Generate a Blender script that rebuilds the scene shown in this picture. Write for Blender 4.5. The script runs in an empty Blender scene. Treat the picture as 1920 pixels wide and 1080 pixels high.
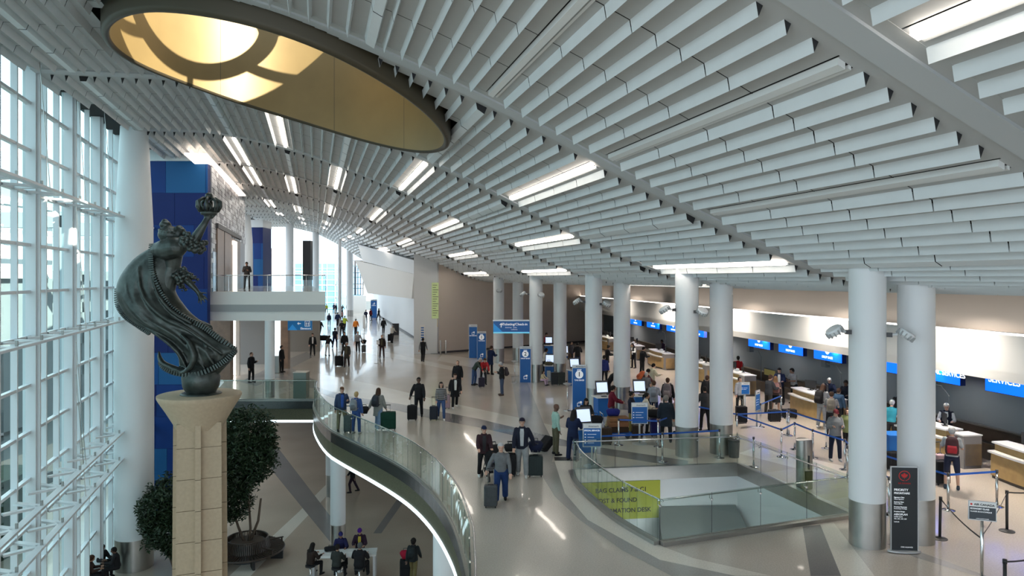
import bpy, bmesh, math, random
from mathutils import Vector, Matrix, Euler
from mathutils.geometry import tessellate_polygon
random.seed(7)
SC = bpy.context.scene
COL = SC.collection
pi = math.pi
# ---------------------------------------------------------------- camera, world, sun, exposure
FPX, CH, HY = 1350.0, 6.2, 522.0           # focal length (px of a 1920 frame), eye height above ticketing floor, horizon row
cam = bpy.data.cameras.new('camera'); camo = bpy.data.objects.new('camera', cam); COL.objects.link(camo)
cam.sensor_width = 36.0; cam.lens = FPX/1920*36.0
cam.shift_y = -(540-HY)/1920.0
cam.clip_end = 800
camo.location = (0, 0, CH); camo.rotation_euler = (pi/2, 0, 0)
SC.camera = camo
w = bpy.data.worlds.new('sky'); SC.world = w; w.use_nodes = True
bg = w.node_tree.nodes['Background']; bg.inputs[0].default_value = (0.78, 0.90, 1.0, 1); bg.inputs[1].default_value = 2.5
sun = bpy.data.lights.new('sun', 'SUN'); suno = bpy.data.objects.new('sun', sun); COL.objects.link(suno)
sun.energy = 20; sun.angle = 0.009; sun.color = (1.0, 0.93, 0.80)
suno.rotation_euler = Vector((-0.80, 0.50, -0.54)).to_track_quat('-Z', 'Y').to_euler()
SC.view_settings.view_transform = 'Standard'; SC.view_settings.look = 'None'
SC.view_settings.exposure = 0.12; SC.view_settings.gamma = 1.0; SC.view_settings.use_curve_mapping = False
cy = SC.cycles; cy.use_denoising = True; cy.max_bounces = 7; cy.diffuse_bounces = 4; cy.glossy_bounces = 3
cy.transmission_bounces = 6; cy.transparent_max_bounces = 14; cy.caustics_reflective = False; cy.caustics_refractive = False
cy.sample_clamp_indirect = 6.0

def P(px, py, z=0.0):
    Y = FPX*(CH-z)/(py-HY); return Vector(((px-960)/FPX*Y, Y, z))
def Q(px, py, Y):
    return Vector(((px-960)/FPX*Y, Y, CH+(HY-py)/FPX*Y))
# ---------------------------------------------------------------- materials
MATS = {}
def mat(name, rgb=(.8,.8,.8), rough=.5, metal=0.0, emit=0.0, noise=0.0, nscale=8.0, bump=0.0, spec=.5, ecol=None):
    if name in MATS: return MATS[name]
    m = bpy.data.materials.new(name); m.use_nodes = True; nt = m.node_tree; b = nt.nodes['Principled BSDF']
    b.inputs['Base Color'].default_value = (*rgb, 1); b.inputs['Roughness'].default_value = rough
    b.inputs['Metallic'].default_value = metal; b.inputs['Specular IOR Level'].default_value = spec
    if emit: b.inputs['Emission Color'].default_value = (*(ecol or rgb), 1); b.inputs['Emission Strength'].default_value = emit
    if noise or bump:
        tc = nt.nodes.new('ShaderNodeTexCoord'); n = nt.nodes.new('ShaderNodeTexNoise'); n.inputs['Scale'].default_value = nscale; n.inputs['Detail'].default_value = 5
        nt.links.new(tc.outputs['Object'], n.inputs['Vector'])
        if noise:
            r = nt.nodes.new('ShaderNodeMapRange'); r.inputs[1].default_value = .3; r.inputs[2].default_value = .7; r.inputs[3].default_value = 1-noise; r.inputs[4].default_value = 1+noise
            nt.links.new(n.outputs[0], r.inputs[0])
            mx = nt.nodes.new('ShaderNodeVectorMath'); mx.operation = 'SCALE'; mx.inputs[0].default_value = rgb
            nt.links.new(r.outputs[0], mx.inputs['Scale']); nt.links.new(mx.outputs[0], b.inputs['Base Color'])
        if bump:
            bp = nt.nodes.new('ShaderNodeBump'); bp.inputs['Strength'].default_value = bump; bp.inputs['Distance'].default_value = .05
            nt.links.new(n.outputs[0], bp.inputs['Height']); nt.links.new(bp.outputs[0], b.inputs['Normal'])
    MATS[name] = m; return m
def glass_mat(name, tint, refl=.12, rough=.0):
    m = bpy.data.materials.new(name); m.use_nodes = True; nt = m.node_tree; nt.nodes.clear()
    o = nt.nodes.new('ShaderNodeOutputMaterial'); mx = nt.nodes.new('ShaderNodeMixShader'); t = nt.nodes.new('ShaderNodeBsdfTransparent'); g = nt.nodes.new('ShaderNodeBsdfGlossy')
    lw_ = nt.nodes.new('ShaderNodeLayerWeight'); lw_.inputs[0].default_value = .5
    f = nt.nodes.new('ShaderNodeMath'); f.operation = 'POWER'; f.inputs[1].default_value = 4.0; nt.links.new(lw_.outputs['Facing'], f.inputs[0])
    mm = nt.nodes.new('ShaderNodeMath'); mm.operation = 'MULTIPLY_ADD'; mm.inputs[1].default_value = .40; mm.inputs[2].default_value = refl*.25
    t.inputs[0].default_value = (*tint, 1); g.inputs['Roughness'].default_value = rough; g.inputs[0].default_value = (.95, 1, 1, 1)
    L = nt.links.new; L(f.outputs[0], mm.inputs[0]); L(mm.outputs[0], mx.inputs[0]); L(t.outputs[0], mx.inputs[1]); L(g.outputs[0], mx.inputs[2]); L(mx.outputs[0], o.inputs[0])
    MATS[name] = m; return m
M_white = mat('white paint', (.74,.76,.77), .45)
M_mull = mat('white mullion paint', (.66,.69,.71), .35)
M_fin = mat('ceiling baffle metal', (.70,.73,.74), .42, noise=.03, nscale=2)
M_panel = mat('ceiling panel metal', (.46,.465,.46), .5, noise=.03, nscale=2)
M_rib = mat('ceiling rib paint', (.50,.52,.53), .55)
M_plenum = mat('dark plenum', (.02,.02,.022), .9)
M_lamp = mat('lit diffuser', (1,.93,.86), .5, emit=11.0, ecol=(1,.90,.80))
M_lampoff = mat('unlit diffuser', (.72,.73,.72), .3)
M_black = mat('matt black', (.015,.015,.017), .5)
M_dark = mat('dark grey plastic', (.06,.06,.065), .5)
M_steel = mat('brushed steel', (.42,.41,.39), .32, metal=1.0, noise=.06, nscale=3)
M_nosing = mat('dark polished nosing', (.16,.17,.17), .25, metal=.9)
M_chrome = mat('polished steel', (.70,.70,.70), .15, metal=1.0)
M_gold = mat('gold lacquer', (.205,.145,.06), .42, metal=.35, noise=.06, nscale=1.2)
M_rim = mat('bronze rim', (.06,.048,.028), .5, metal=.2)
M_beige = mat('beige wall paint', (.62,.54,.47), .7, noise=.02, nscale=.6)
M_cream = mat('cream fascia paint', (.76,.75,.72), .5)
M_grey = mat('grey stripe paint', (.36,.37,.37), .5)
M_slate = mat('slate wall paint', (.20,.225,.25), .6, noise=.03, nscale=.8)
M_wain = mat('dark wainscot', (.075,.055,.042), .45, noise=.15, nscale=2)
M_moss = mat('textured olive fascia', (.085,.082,.045), .5, noise=.5, nscale=30)
M_led = mat('white led strip', (.85,.95,1.0), .5, emit=1.5, ecol=(.78,.93,1.0))
M_glassw = glass_mat('teal window glass', (.62,.83,.83), .14)
M_glassr = glass_mat('green tinted rail glass', (.88,.93,.91), .14)
M_glassc = glass_mat('clear far glass', (.90,.97,1.0), .05)
M_blue = mat('sign blue', (.006,.12,.42), .4)
M_bluelit = mat('lit sign blue', (.0,.10,.85), .4, emit=1.5, ecol=(.0,.13,1.0))
M_txt = mat('white lettering', (.85,.87,.9), .5, emit=.25)
M_txtlit = mat('lit white lettering', (.9,.95,1), .5, emit=1.2)
M_ink = mat('black lettering', (.01,.01,.01), .5)
M_red = mat('red emblem', (.55,.02,.02), .4)
M_wood = mat('maple laminate', (.50,.33,.14), .45, noise=.12, nscale=4)
M_ctop = mat('white counter top', (.80,.79,.77), .3)
M_walnut = mat('brown veneer', (.20,.13,.09), .4, noise=.15, nscale=3)
M_belt = mat('blue belt webbing', (.01,.09,.42), .5)
M_yellow = mat('yellow sign face', (.38,.40,.03), .5, emit=.03, ecol=(.6,.66,.03))
M_screen = mat('lit screen', (.55,.65,.8), .3, emit=.9, ecol=(.6,.72,.95))
# floor : warm terrazzo
def terrazzo(name, rgb, rough, fine=.10):
    m = bpy.data.materials.new(name); m.use_nodes = True; nt = m.node_tree; b = nt.nodes['Principled BSDF']; N = nt.nodes.new; L = nt.links.new
    tc = N('ShaderNodeTexCoord'); n1 = N('ShaderNodeTexNoise'); n1.inputs['Scale'].default_value = 28; n1.inputs['Detail'].default_value = 6
    n2 = N('ShaderNodeTexNoise'); n2.inputs['Scale'].default_value = .35; n2.inputs['Detail'].default_value = 3
    L(tc.outputs['Object'], n1.inputs[0]); L(tc.outputs['Object'], n2.inputs[0])
    a = N('ShaderNodeMapRange'); a.inputs[1].default_value = .3; a.inputs[2].default_value = .7; a.inputs[3].default_value = 1-fine; a.inputs[4].default_value = 1+fine; L(n1.outputs[0], a.inputs[0])
    c = N('ShaderNodeMapRange'); c.inputs[1].default_value = .3; c.inputs[2].default_value = .7; c.inputs[3].default_value = .93; c.inputs[4].default_value = 1.07; L(n2.outputs[0], c.inputs[0])
    mu = N('ShaderNodeMath'); mu.operation = 'MULTIPLY'; L(a.outputs[0], mu.inputs[0]); L(c.outputs[0], mu.inputs[1])
    v = N('ShaderNodeVectorMath'); v.operation = 'SCALE'; v.inputs[0].default_value = rgb; L(mu.outputs[0], v.inputs['Scale']); L(v.outputs[0], b.inputs['Base Color'])
    b.inputs['Roughness'].default_value = rough; b.inputs['Specular IOR Level'].default_value = .5
    b.inputs['Coat Weight'].default_value = .35; b.inputs['Coat Roughness'].default_value = .04
    n3 = N('ShaderNodeTexNoise'); n3.inputs['Scale'].default_value = .9; n3.inputs['Detail'].default_value = 2; L(tc.outputs['Object'], n3.inputs[0])
    bp = N('ShaderNodeBump'); bp.inputs['Strength'].default_value = .10; bp.inputs['Distance'].default_value = .02; L(n3.outputs[0], bp.inputs['Height']); L(bp.outputs[0], b.inputs['Normal']); L(bp.outputs[0], b.inputs['Coat Normal'])
    MATS[name] = m; return m
F_base = terrazzo('terrazzo beige', (.56,.50,.435), .20)
F_light = terrazzo('terrazzo ivory', (.74,.69,.61), .20)
F_dark = terrazzo('terrazzo charcoal', (.21,.20,.20), .2)
F_mid = terrazzo('terrazzo grey', (.37,.35,.33), .2)
F_low = terrazzo('terrazzo lower', (.47,.385,.31), .18)
# ---------------------------------------------------------------- mesh builder
class MB:
    def __init__(s): s.v = []; s.f = []; s.m = []; s.mats = []
    def mi(s, m):
        if m not in s.mats: s.mats.append(m)
        return s.mats.index(m)
    def add(s, vs, fs, m):
        o = len(s.v); s.v += [tuple(v) for v in vs]; k = s.mi(m)
        for f in fs: s.f.append([o+i for i in f]); s.m.append(k)
        return s
    def hexa(s, b, t, m):        # bottom quad (ccw), top quad
        return s.add(list(b)+list(t), [(3,2,1,0),(4,5,6,7),(0,1,5,4),(1,2,6,5),(2,3,7,6),(3,0,4,7)], m)
    def box(s, x0, x1, y0, y1, z0, z1, m):
        return s.hexa([(x0,y0,z0),(x1,y0,z0),(x1,y1,z0),(x0,y1,z0)], [(x0,y0,z1),(x1,y0,z1),(x1,y1,z1),(x0,y1,z1)], m)
    def obox(s, c, dx, dy, dz, m, rz=0, rot=None):   # centred box, half sizes
        R = rot or Matrix.Rotation(rz, 3, 'Z'); c = Vector(c)
        g = lambda x,y,z: c + R @ Vector((x*dx, y*dy, z*dz))
        return s.hexa([g(-1,-1,-1),g(1,-1,-1),g(1,1,-1),g(-1,1,-1)], [g(-1,-1,1),g(1,-1,1),g(1,1,1),g(-1,1,1)], m)
    def prism(s, poly, z0, z1, m, caps=True):
        n = len(poly); z0f = z0 if callable(z0) else (lambda p: z0); z1f = z1 if callable(z1) else (lambda p: z1)
        vs = [(p[0],p[1],z0f(p)) for p in poly]+[(p[0],p[1],z1f(p)) for p in poly]
        fs = [(i,(i+1)%n,n+(i+1)%n,n+i) for i in range(n)]
        if caps:
            t = tessellate_polygon([[Vector((p[0],p[1],0)) for p in poly]])
            fs += [tuple(n+i for i in a) for a in t]+[tuple(reversed(a)) for a in t]
        return s.add(vs, fs, m)
    def flat(s, poly, z, m):
        t = tessellate_polygon([[Vector((p[0],p[1],0)) for p in poly]])
        out = []
        for a in t:
            p, q, r = [Vector((poly[i][0],poly[i][1],0)) for i in a]
            out.append(tuple(a) if (q-p).cross(r-p).z > 0 else tuple(reversed(a)))
        return s.add([(p[0],p[1],z) for p in poly], out, m)
    def cyl(s, c, r, z0, z1, m, n=24, r2=None, caps=True):
        r2 = r if r2 is None else r2; x, y = c[0], c[1]
        vs = [(x+r*math.cos(2*pi*i/n), y+r*math.sin(2*pi*i/n), z0) for i in range(n)]+[(x+r2*math.cos(2*pi*i/n), y+r2*math.sin(2*pi*i/n), z1) for i in range(n)]
        fs = [(i,(i+1)%n,n+(i+1)%n,n+i) for i in range(n)]
        if caps: fs += [tuple(range(n-1,-1,-1)), tuple(range(n,2*n))]
        return s.add(vs, fs, m)
    def lathe(s, c, prof, m, n=32):      # prof: [(r,z)...]
        k = len(prof); vs = [(c[0]+r*math.cos(2*pi*i/n), c[1]+r*math.sin(2*pi*i/n), z) for r, z in prof for i in range(n)]
        fs = [(a*n+i, a*n+(i+1)%n, (a+1)*n+(i+1)%n, (a+1)*n+i) for a in range(k-1) for i in range(n)]
        fs += [tuple(range(n-1,-1,-1)), tuple((k-1)*n+i for i in range(n))]
        return s.add(vs, fs, m)
    def tube(s, pts, r, m, n=8, closed=False, ell=None):
        pts = [Vector(p) for p in pts]; k = len(pts); rs = r if isinstance(r, (list, tuple)) else [r]*k; vs = []; up = None
        for i, p in enumerate(pts):
            a = pts[(i-1)%k] if (closed or i > 0) else p; b = pts[(i+1)%k] if (closed or i < k-1) else p
            d = (b-a).normalized()
            if up is None: up = Vector((0,0,1)) if abs(d.z) < .9 else Vector((1,0,0))
            x = d.cross(up).normalized(); up = x.cross(d).normalized()
            e = ell or (1,1)
            vs += [p + (x*math.cos(2*pi*j/n)*e[0] + up*math.sin(2*pi*j/n)*e[1])*rs[i] for j in range(n)]
        fs = [(i*n+j, i*n+(j+1)%n, ((i+1)%k)*n+(j+1)%n, ((i+1)%k)*n+j) for i in range(k if closed else k-1) for j in range(n)]
        if not closed: fs += [tuple(range(n-1,-1,-1)), tuple((k-1)*n+j for j in range(n))]
        return s.add(vs, fs, m)
    def ball(s, c, r, m, n=12, h=8):
        rx, ry, rz = r if isinstance(r, (tuple, list)) else (r, r, r); vs = [(c[0],c[1],c[2]-rz)]
        for a in range(1, h):
            t = -pi/2+pi*a/h
            vs += [(c[0]+rx*math.cos(t)*math.cos(2*pi*i/n), c[1]+ry*math.cos(t)*math.sin(2*pi*i/n), c[2]+rz*math.sin(t)) for i in range(n)]
        vs.append((c[0],c[1],c[2]+rz)); T = len(vs)-1
        fs = [(0, 1+(i+1)%n, 1+i) for i in range(n)]
        for a in range(h-2): fs += [(1+a*n+i, 1+a*n+(i+1)%n, 1+(a+1)*n+(i+1)%n, 1+(a+1)*n+i) for i in range(n)]
        fs += [(1+(h-2)*n+i, 1+(h-2)*n+(i+1)%n, T) for i in range(n)]
        return s.add(vs, fs, m)
    def mesh(s, name='mesh'):
        me = bpy.data.meshes.new(name); me.from_pydata(s.v, [], s.f)
        for m in s.mats: me.materials.append(m)
        me.polygons.foreach_set('material_index', s.m); me.validate(); me.update(); return me
    def build(s, name, parent=None, smooth=0, loc=None, bevel=0, label=None):
        me = s.mesh(name); o = bpy.data.objects.new(name, me); COL.objects.link(o)
        if parent is not None: o.parent = parent
        if loc is not None: o.location = loc
        if smooth: me.polygons.foreach_set('use_smooth', [True]*len(me.polygons)); me.update()
        if smooth == 2 or (smooth and smooth != 1): 
            me.set_sharp_from_angle(angle=math.radians(38))
        if bevel:
            b = o.modifiers.new('bevel', 'BEVEL'); b.width = bevel; b.segments = 2; b.limit_method = 'ANGLE'
        if label: o['label'] = label
        return o
def struct(o): o['kind'] = 'structure'; return o
def tag(o, label, cat, group=None, kind=None):
    o['label'] = label; o['category'] = cat
    if group: o['group'] = group
    if kind: o['kind'] = kind
    return o
def thing(name, label, cat, loc=(0,0,0), rz=0.0, group=None):
    o = bpy.data.objects.new(name, None); COL.objects.link(o); o.location = loc; o.rotation_euler = (0,0,rz)
    return tag(o, label, cat, group)
def text_mesh(txt, size, m, depth=.004, align='CENTER', bold=0.0):
    cu = bpy.data.curves.new('lettering', 'FONT'); cu.body = txt; cu.size = size; cu.extrude = depth; cu.align_x = align; cu.align_y = 'CENTER'; cu.offset = bold
    o = bpy.data.objects.new('tmp', cu); COL.objects.link(o)
    dg = bpy.context.evaluated_depsgraph_get(); me = bpy.data.meshes.new_from_object(o.evaluated_get(dg)); bpy.data.objects.remove(o); bpy.data.curves.remove(cu)
    me.materials.clear(); me.materials.append(m); return me
def text(txt, size, m, parent, loc, rot=(pi/2,0,0), align='CENTER', bold=0.0, depth=.004, name='lettering'):
    o = bpy.data.objects.new(name, text_mesh(txt, size, m, depth, align, bold)); COL.objects.link(o); o.parent = parent; o.location = loc; o.rotation_euler = rot; return o
def copy_tree(o, parent=None):
    c = o.copy(); COL.objects.link(c); c.parent = parent
    for ch in list(o.children): copy_tree(ch, c)
    return c
# ---------------------------------------------------------------- ceiling frame: u runs along the hall, s across it
CC = 0.274; NN = math.hypot(1, CC)
def W(s, u, z=0.0): return Vector(((s-CC*u)/NN, (CC*s+u)/NN, z))
def SU(X, Y): return (X+CC*Y)/NN, (-CC*X+Y)/NN
_S = [-14,-8.3,-6,-4.2,-2.5,-.5,1.2,3.2,5.1,7.5,10,12.5,13.8,16,30]; _Z = [12.3,12.4,12.45,12.5,12.2,11.75,11.2,10.45,9.65,8.5,7.4,6.4,6.12,5.95,5.9]
def zraw(s):
    for i in range(len(_S)-1):
        if s <= _S[i+1]: t = (s-_S[i])/(_S[i+1]-_S[i]); return _Z[i]+(_Z[i+1]-_Z[i])*t
    return _Z[-1]
def zc(s, u=0):
    a = sum(zraw(s+d) for d in (-.8,-.4,0,.4,.8))/5
    if u > 55:
        t = min(1, (u-55)/60.0); a += 1.9*t*t*(3-2*t)*max(0, min(1, (a-6.5)/5))
    return a
OC_S, OC_U, OC_R = -.70, 20.25, 4.18
# ================================================================ ceiling
U0 = 16.3; BAY = 8.6; NB0, NB1 = -2, 14
rows = [-10.5, -7.0, -3.5, -1.3, 1.0, 3.6, 6.4, 9.0, 11.8, 14.4]
strips = []                      # (s0, s1, kind)
for a, b in zip(rows[:-1], rows[1:]):
    n = max(1, round((b-a)/.39)); 
    for i in range(n): strips.append((a+(b-a)*i/n, a+(b-a)*(i+1)/n, 'slot' if i == 0 else 'fin'))
for i in range(4): strips.append((14.4+.39*i, 14.4+.39*(i+1), 'fin'))
def s_edge(u):
    return -8.2+.11*(u-23) if u < 32 else -7.25
lit = {}                          # (row, bay) -> lit lamp ; bay k runs from rib k to rib k+1
for r_, k_ in [(-1.3,3),(-3.5,4),(3.6,3),(6.4,2),(9.0,3),(6.4,4),(1.0,4),(-3.5,5),(-1.3,5),(9.0,5),(11.8,2),(6.4,0),(3.6,5),(11.8,4),(3.6,7),(-1.3,7),(1.0,6),(6.4,6),(9.0,7),(-3.5,7),(1.0,8),(3.6,9),(6.4,8),(-1.3,9),(1.0,10),(9.0,9),(-3.5,9),(3.6,11),(-1.3,11),(14.4,3),(11.8,6)]: lit[(r_, k_)] = 1
off = [(3.6,1),(9.0,1),(6.4,1),(-1.3,1)]
ceil = MB(); lampn = []
def clip(s0, s1, ua, ub, R=OC_R+.28):
    sm = (s0+s1)/2; d = R*R-(sm-OC_S)**2
    if d <= 0: return [(ua, ub)]
    h = math.sqrt(d); lo, hi = OC_U-h, OC_U+h; out = []
    if ua < lo: out.append((ua, min(ub, lo)))
    if ub > hi: out.append((max(ua, hi), ub))
    return [(a, b) for a, b in out if b-a > .05]
DEP = .19
for k in range(NB0, NB1):
    ua, ub = U0+(k-2)*BAY, U0+(k-1)*BAY-.98
    nseg = 4 if k < 7 else 2
    for (s0, s1, kind) in strips:
        for q in range(nseg):
            if s1 < s_edge(ua+(ub-ua)*(q+.5)/nseg)+.1: continue
            a = ua+(ub-ua)*q/nseg+(.013 if q else 0); b = ua+(ub-ua)*(q+1)/nseg-(.013 if q < nseg-1 else 0)
            for (a2, b2) in clip(s0, s1, a, b):
                z0, z1 = zc(s0, a2), zc(s1, a2); 
                # fin: hollow V, near end capped black to paint the shade inside, hung on the window side of each panel
                wv = .10
                if kind == 'slot': 
                    hasl = (s0 in [x[0] for x in lit if x[1] == k])
                    if hasl or (s0, k) in off: wv = .02
                    else:
                        wv = .26
                        vs = []
                        for uu in (a2, b2):
                            z0u, zwu = zc(s0, uu), zc(s0+wv, uu)
                            vs += [W(s0, uu, z0u), W(s0+.03, uu, z0u-DEP*.8), W(s0+wv-.06, uu, zwu-DEP*.8), W(s0+wv, uu, zwu)]
                        ceil.add(vs, [(0,4,5,1),(1,5,6,2),(2,6,7,3)], M_fin); ceil.add([v+Vector((0,0,-.004)) for v in vs[:4]], [(0,1,2,3)], M_plenum)  # black end face paints the shade inside the hollow slot box
                else:
                    vs = []
                    for uu in (a2, b2):
                        z0u, zwu = zc(s0, uu), zc(s0+wv, uu); vs += [W(s0, uu, z0u), W(s0+.035, uu, z0u-DEP), W(s0+wv, uu, zwu)]
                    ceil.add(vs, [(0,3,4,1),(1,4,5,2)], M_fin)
                    if a2 == ua or a2 > OC_U: ceil.add([v for v in vs[:3]], [(0,1,2)], M_plenum)  # black cap stands for the shade inside the hollow fin
                if a2 == ua:
                    a2 -= .32; xs = s0+wv
                    vs = [W(s0, a2, zc(s0)), W(xs, a2, zc(xs)), W(xs, ua, zc(xs)), W(s0, ua, zc(s0))] if k < 5 else [W(s0, a2, zc(s0,a2)), W(xs, a2, zc(xs,a2)), W(xs, ua, zc(xs,ua)), W(s0, ua, zc(s0,ua))]
                    if clip(s0, s1, a2, ua) == [(a2, ua)]: ceil.add(vs, [(3,2,1,0)], M_panel)
                vs = [W(s0+wv, a2, zc(s0+wv, a2)), W(s1, a2, zc(s1, a2)), W(s1, b2, zc(s1, b2)), W(s0+wv, b2, zc(s0+wv, b2))]
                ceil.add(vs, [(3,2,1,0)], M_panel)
struct(ceil.build('ceiling'))
# ribs (arches) between the bays and the plaster band in the nearest bay
nt_ = 0
for k in range(NB0, NB1+1):
    rb = MB(); ua, ub = U0+(k-2)*BAY-.76, U0+(k-2)*BAY-.30
    ss = [s_edge(ua)]+[x/4 for x in range(-28, 66)]
    for i in range(len(ss)-1):
        s0, s1 = ss[i], ss[i+1]
        if s1 <= s0: continue
        for (a, b) in clip(s0, s1, ua-.24, ua):
            b1 = [W(s0,a,zc(s0,a)-.005), W(s1,a,zc(s1,a)-.005), W(s1,b,zc(s1,b)-.005), W(s0,b,zc(s0,b)-.005)]
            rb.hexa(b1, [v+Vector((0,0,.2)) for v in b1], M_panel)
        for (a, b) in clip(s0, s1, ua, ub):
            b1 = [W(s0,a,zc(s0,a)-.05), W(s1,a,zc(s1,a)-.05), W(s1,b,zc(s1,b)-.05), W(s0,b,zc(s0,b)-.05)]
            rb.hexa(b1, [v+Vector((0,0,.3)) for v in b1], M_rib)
    nt_ += 1; struct(rb.build('trim_%d' % nt_))
# dark plenum soffit and roof slab over everything, with the skylight hole
roof = MB()
for i in range(-56, 110):
    s0, s1 = i*.25, (i+1)*.25
    if s1 < -8.5: continue
    uend = U0+(NB1-2)*BAY+.6
    for (a, b) in clip(s0, s1, U0+(NB0-2)*BAY-1, 50, OC_R+.12)+[(50, 80), (80, uend)]:
        v = [W(s0,a,zc(s0,a)+.32), W(s1,a,zc(s1,a)+.32), W(s1,b,zc(s1,b)+.32), W(s0,b,zc(s0,b)+.32)]
        roof.hexa(v, [x+Vector((0,0,.5)) for x in v], M_plenum)
struct(roof.build('ceiling_slab'))
# lamps in slots
for (r_, k), _ in list(lit.items())+[((a, b), 0) for a, b in off]:
    on = (r_, k) in lit
    ua, ub = U0+(k-2)*BAY+.05, U0+(k-1)*BAY-1.1
    m = M_lamp if on else M_lampoff
    pcs = clip(r_, r_+.3, ua, ub)
    if not pcs: continue
    a, b = pcs[-1] if k >= 2 else pcs[0]
    if b-a < 1: continue
    zz = zc(r_, a)-.02
    cx = W(r_, (a+b)/2, zz)
    lab = {True: 'lit strip light', False: 'unlit strip light'}[on]
    across = {-10.5:'beside the window wall',-7.0:'beside the window wall',-3.5:'above the towers',-1.3:'left of the vault crest',1.0:'on the vault crest',3.6:'halfway down',6.4:'on the right slope',9.0:'low on the right slope',11.8:'left of the columns',14.4:'over the columns'}[r_]
    along = ['nearest ceiling bay','bay in front of the gold skylight','bay level with the gold skylight','first bay beyond the skylight','second bay beyond the skylight','third bay beyond the skylight','fourth bay beyond the skylight','fifth bay beyond the skylight','sixth bay beyond the skylight','seventh bay beyond the skylight','eighth bay beyond the skylight','ninth bay beyond the skylight'][k]
    t = thing('ceiling_light', '%s %s, %s' % (lab, across, along), 'light', cx, 0, 'linear lights between the ceiling baffles')
    h = MB(); fr = MB()
    for (s0, s1, dz, mm, bb) in ((.03,.14,-.09,m,h), (.15,.19,.0,M_plenum,fr), (.19,.23,-.05,M_lampoff,fr), (.23,.26,.0,M_plenum,fr)):
        vb = [W(r_+s0,a,zc(r_+s0,a)+dz), W(r_+s1,a,zc(r_+s1,a)+dz), W(r_+s1,b,zc(r_+s1,b)+dz), W(r_+s0,b,zc(r_+s0,b)+dz)]
        bb.hexa([x-cx for x in vb], [x-cx+Vector((0,0,.09)) for x in vb], mm)
    h.build('diffuser', t); fr.build('housing', t)
# ================================================================ skylight drum
sk = thing('skylight', 'large round gold lined skylight opening in the white baffle ceiling', 'skylight', W(OC_S, OC_U, 0))
C0 = W(OC_S, OC_U, 0); n = 96
def rimz(a): s = OC_S+OC_R*math.cos(a)*1.0; return zc(s)-.36
inn = MB(); vs = []; ZT = 15.9
for i in range(n):
    a = 2*pi*i/n; d = W(math.cos(a), math.sin(a)) 
    vs += [d*OC_R+Vector((0,0,rimz(a))), d*OC_R+Vector((0,0,ZT))]
inn.add(vs, [(2*i, 2*i+1, 2*((i+1)%n)+1, 2*((i+1)%n)) for i in range(n)], M_gold)
for a in (.62, 1.25, 2.1, 3.3, 4.6):        # panel joints
    d = W(math.cos(a), math.sin(a))*(OC_R-.003); t_ = W(-math.sin(a), math.cos(a))*.008
    inn.add([d-t_+Vector((0,0,rimz(a))), d+t_+Vector((0,0,rimz(a))), d+t_+Vector((0,0,ZT)), d-t_+Vector((0,0,ZT))], [(0,1,2,3)], M_rim)
inn.build('drum_lining', sk, 1, label='gold drum lining')
out = MB(); prof = [(OC_R,.0),(OC_R+.02,-.06),(OC_R+.08,-.08),(OC_R+.16,-.05),(OC_R+.19,.04),(OC_R+.19,.75),(OC_R+.19,2.2)]
vs = []
for i in range(n):
    a = 2*pi*i/n; d = W(math.cos(a), math.sin(a))
    for r, dz in prof: vs.append(d*r+Vector((0,0,rimz(a)+dz)))
kk = len(prof)
out.add(vs, [(i*kk+j, i*kk+j+1, ((i+1)%n)*kk+j+1, ((i+1)%n)*kk+j) for i in range(n) for j in range(kk-1)], M_rim)
out.build('rim', sk, 1, label='dark bronze rim')
top = MB()
def ringband(mb, r0, r1, z0, z1, m, cx=0, cy=0):
    vs = []
    for i in range(n):
        a = 2*pi*i/n; d = Vector((math.cos(a), math.sin(a), 0)); o_ = Vector((cx, cy, 0))
        vs += [o_+d*r0+Vector((0,0,z0)), o_+d*r1+Vector((0,0,z0)), o_+d*r1+Vector((0,0,z1)), o_+d*r0+Vector((0,0,z1))]
    mb.add(vs, [(i*4+j, i*4+(j+1)%4, ((i+1)%n)*4+(j+1)%4, ((i+1)%n)*4+j) for i in range(n) for j in range(4)], m)
ringband(top, OC_R-.1, OC_R+2.2, ZT, ZT+.25, M_rim)
ringband(top, 2.0, 2.5, ZT+.1, ZT+.35, M_rim)
for i in range(8):
    a = 2*pi*i/8+.2; d = Vector((math.cos(a), math.sin(a), 0))
    top.obox(d*3.2+Vector((0,0,ZT+.22)), 1.2, .10, .1, M_rim, rz=a)
top.build('glazing_frame', sk)
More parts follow.
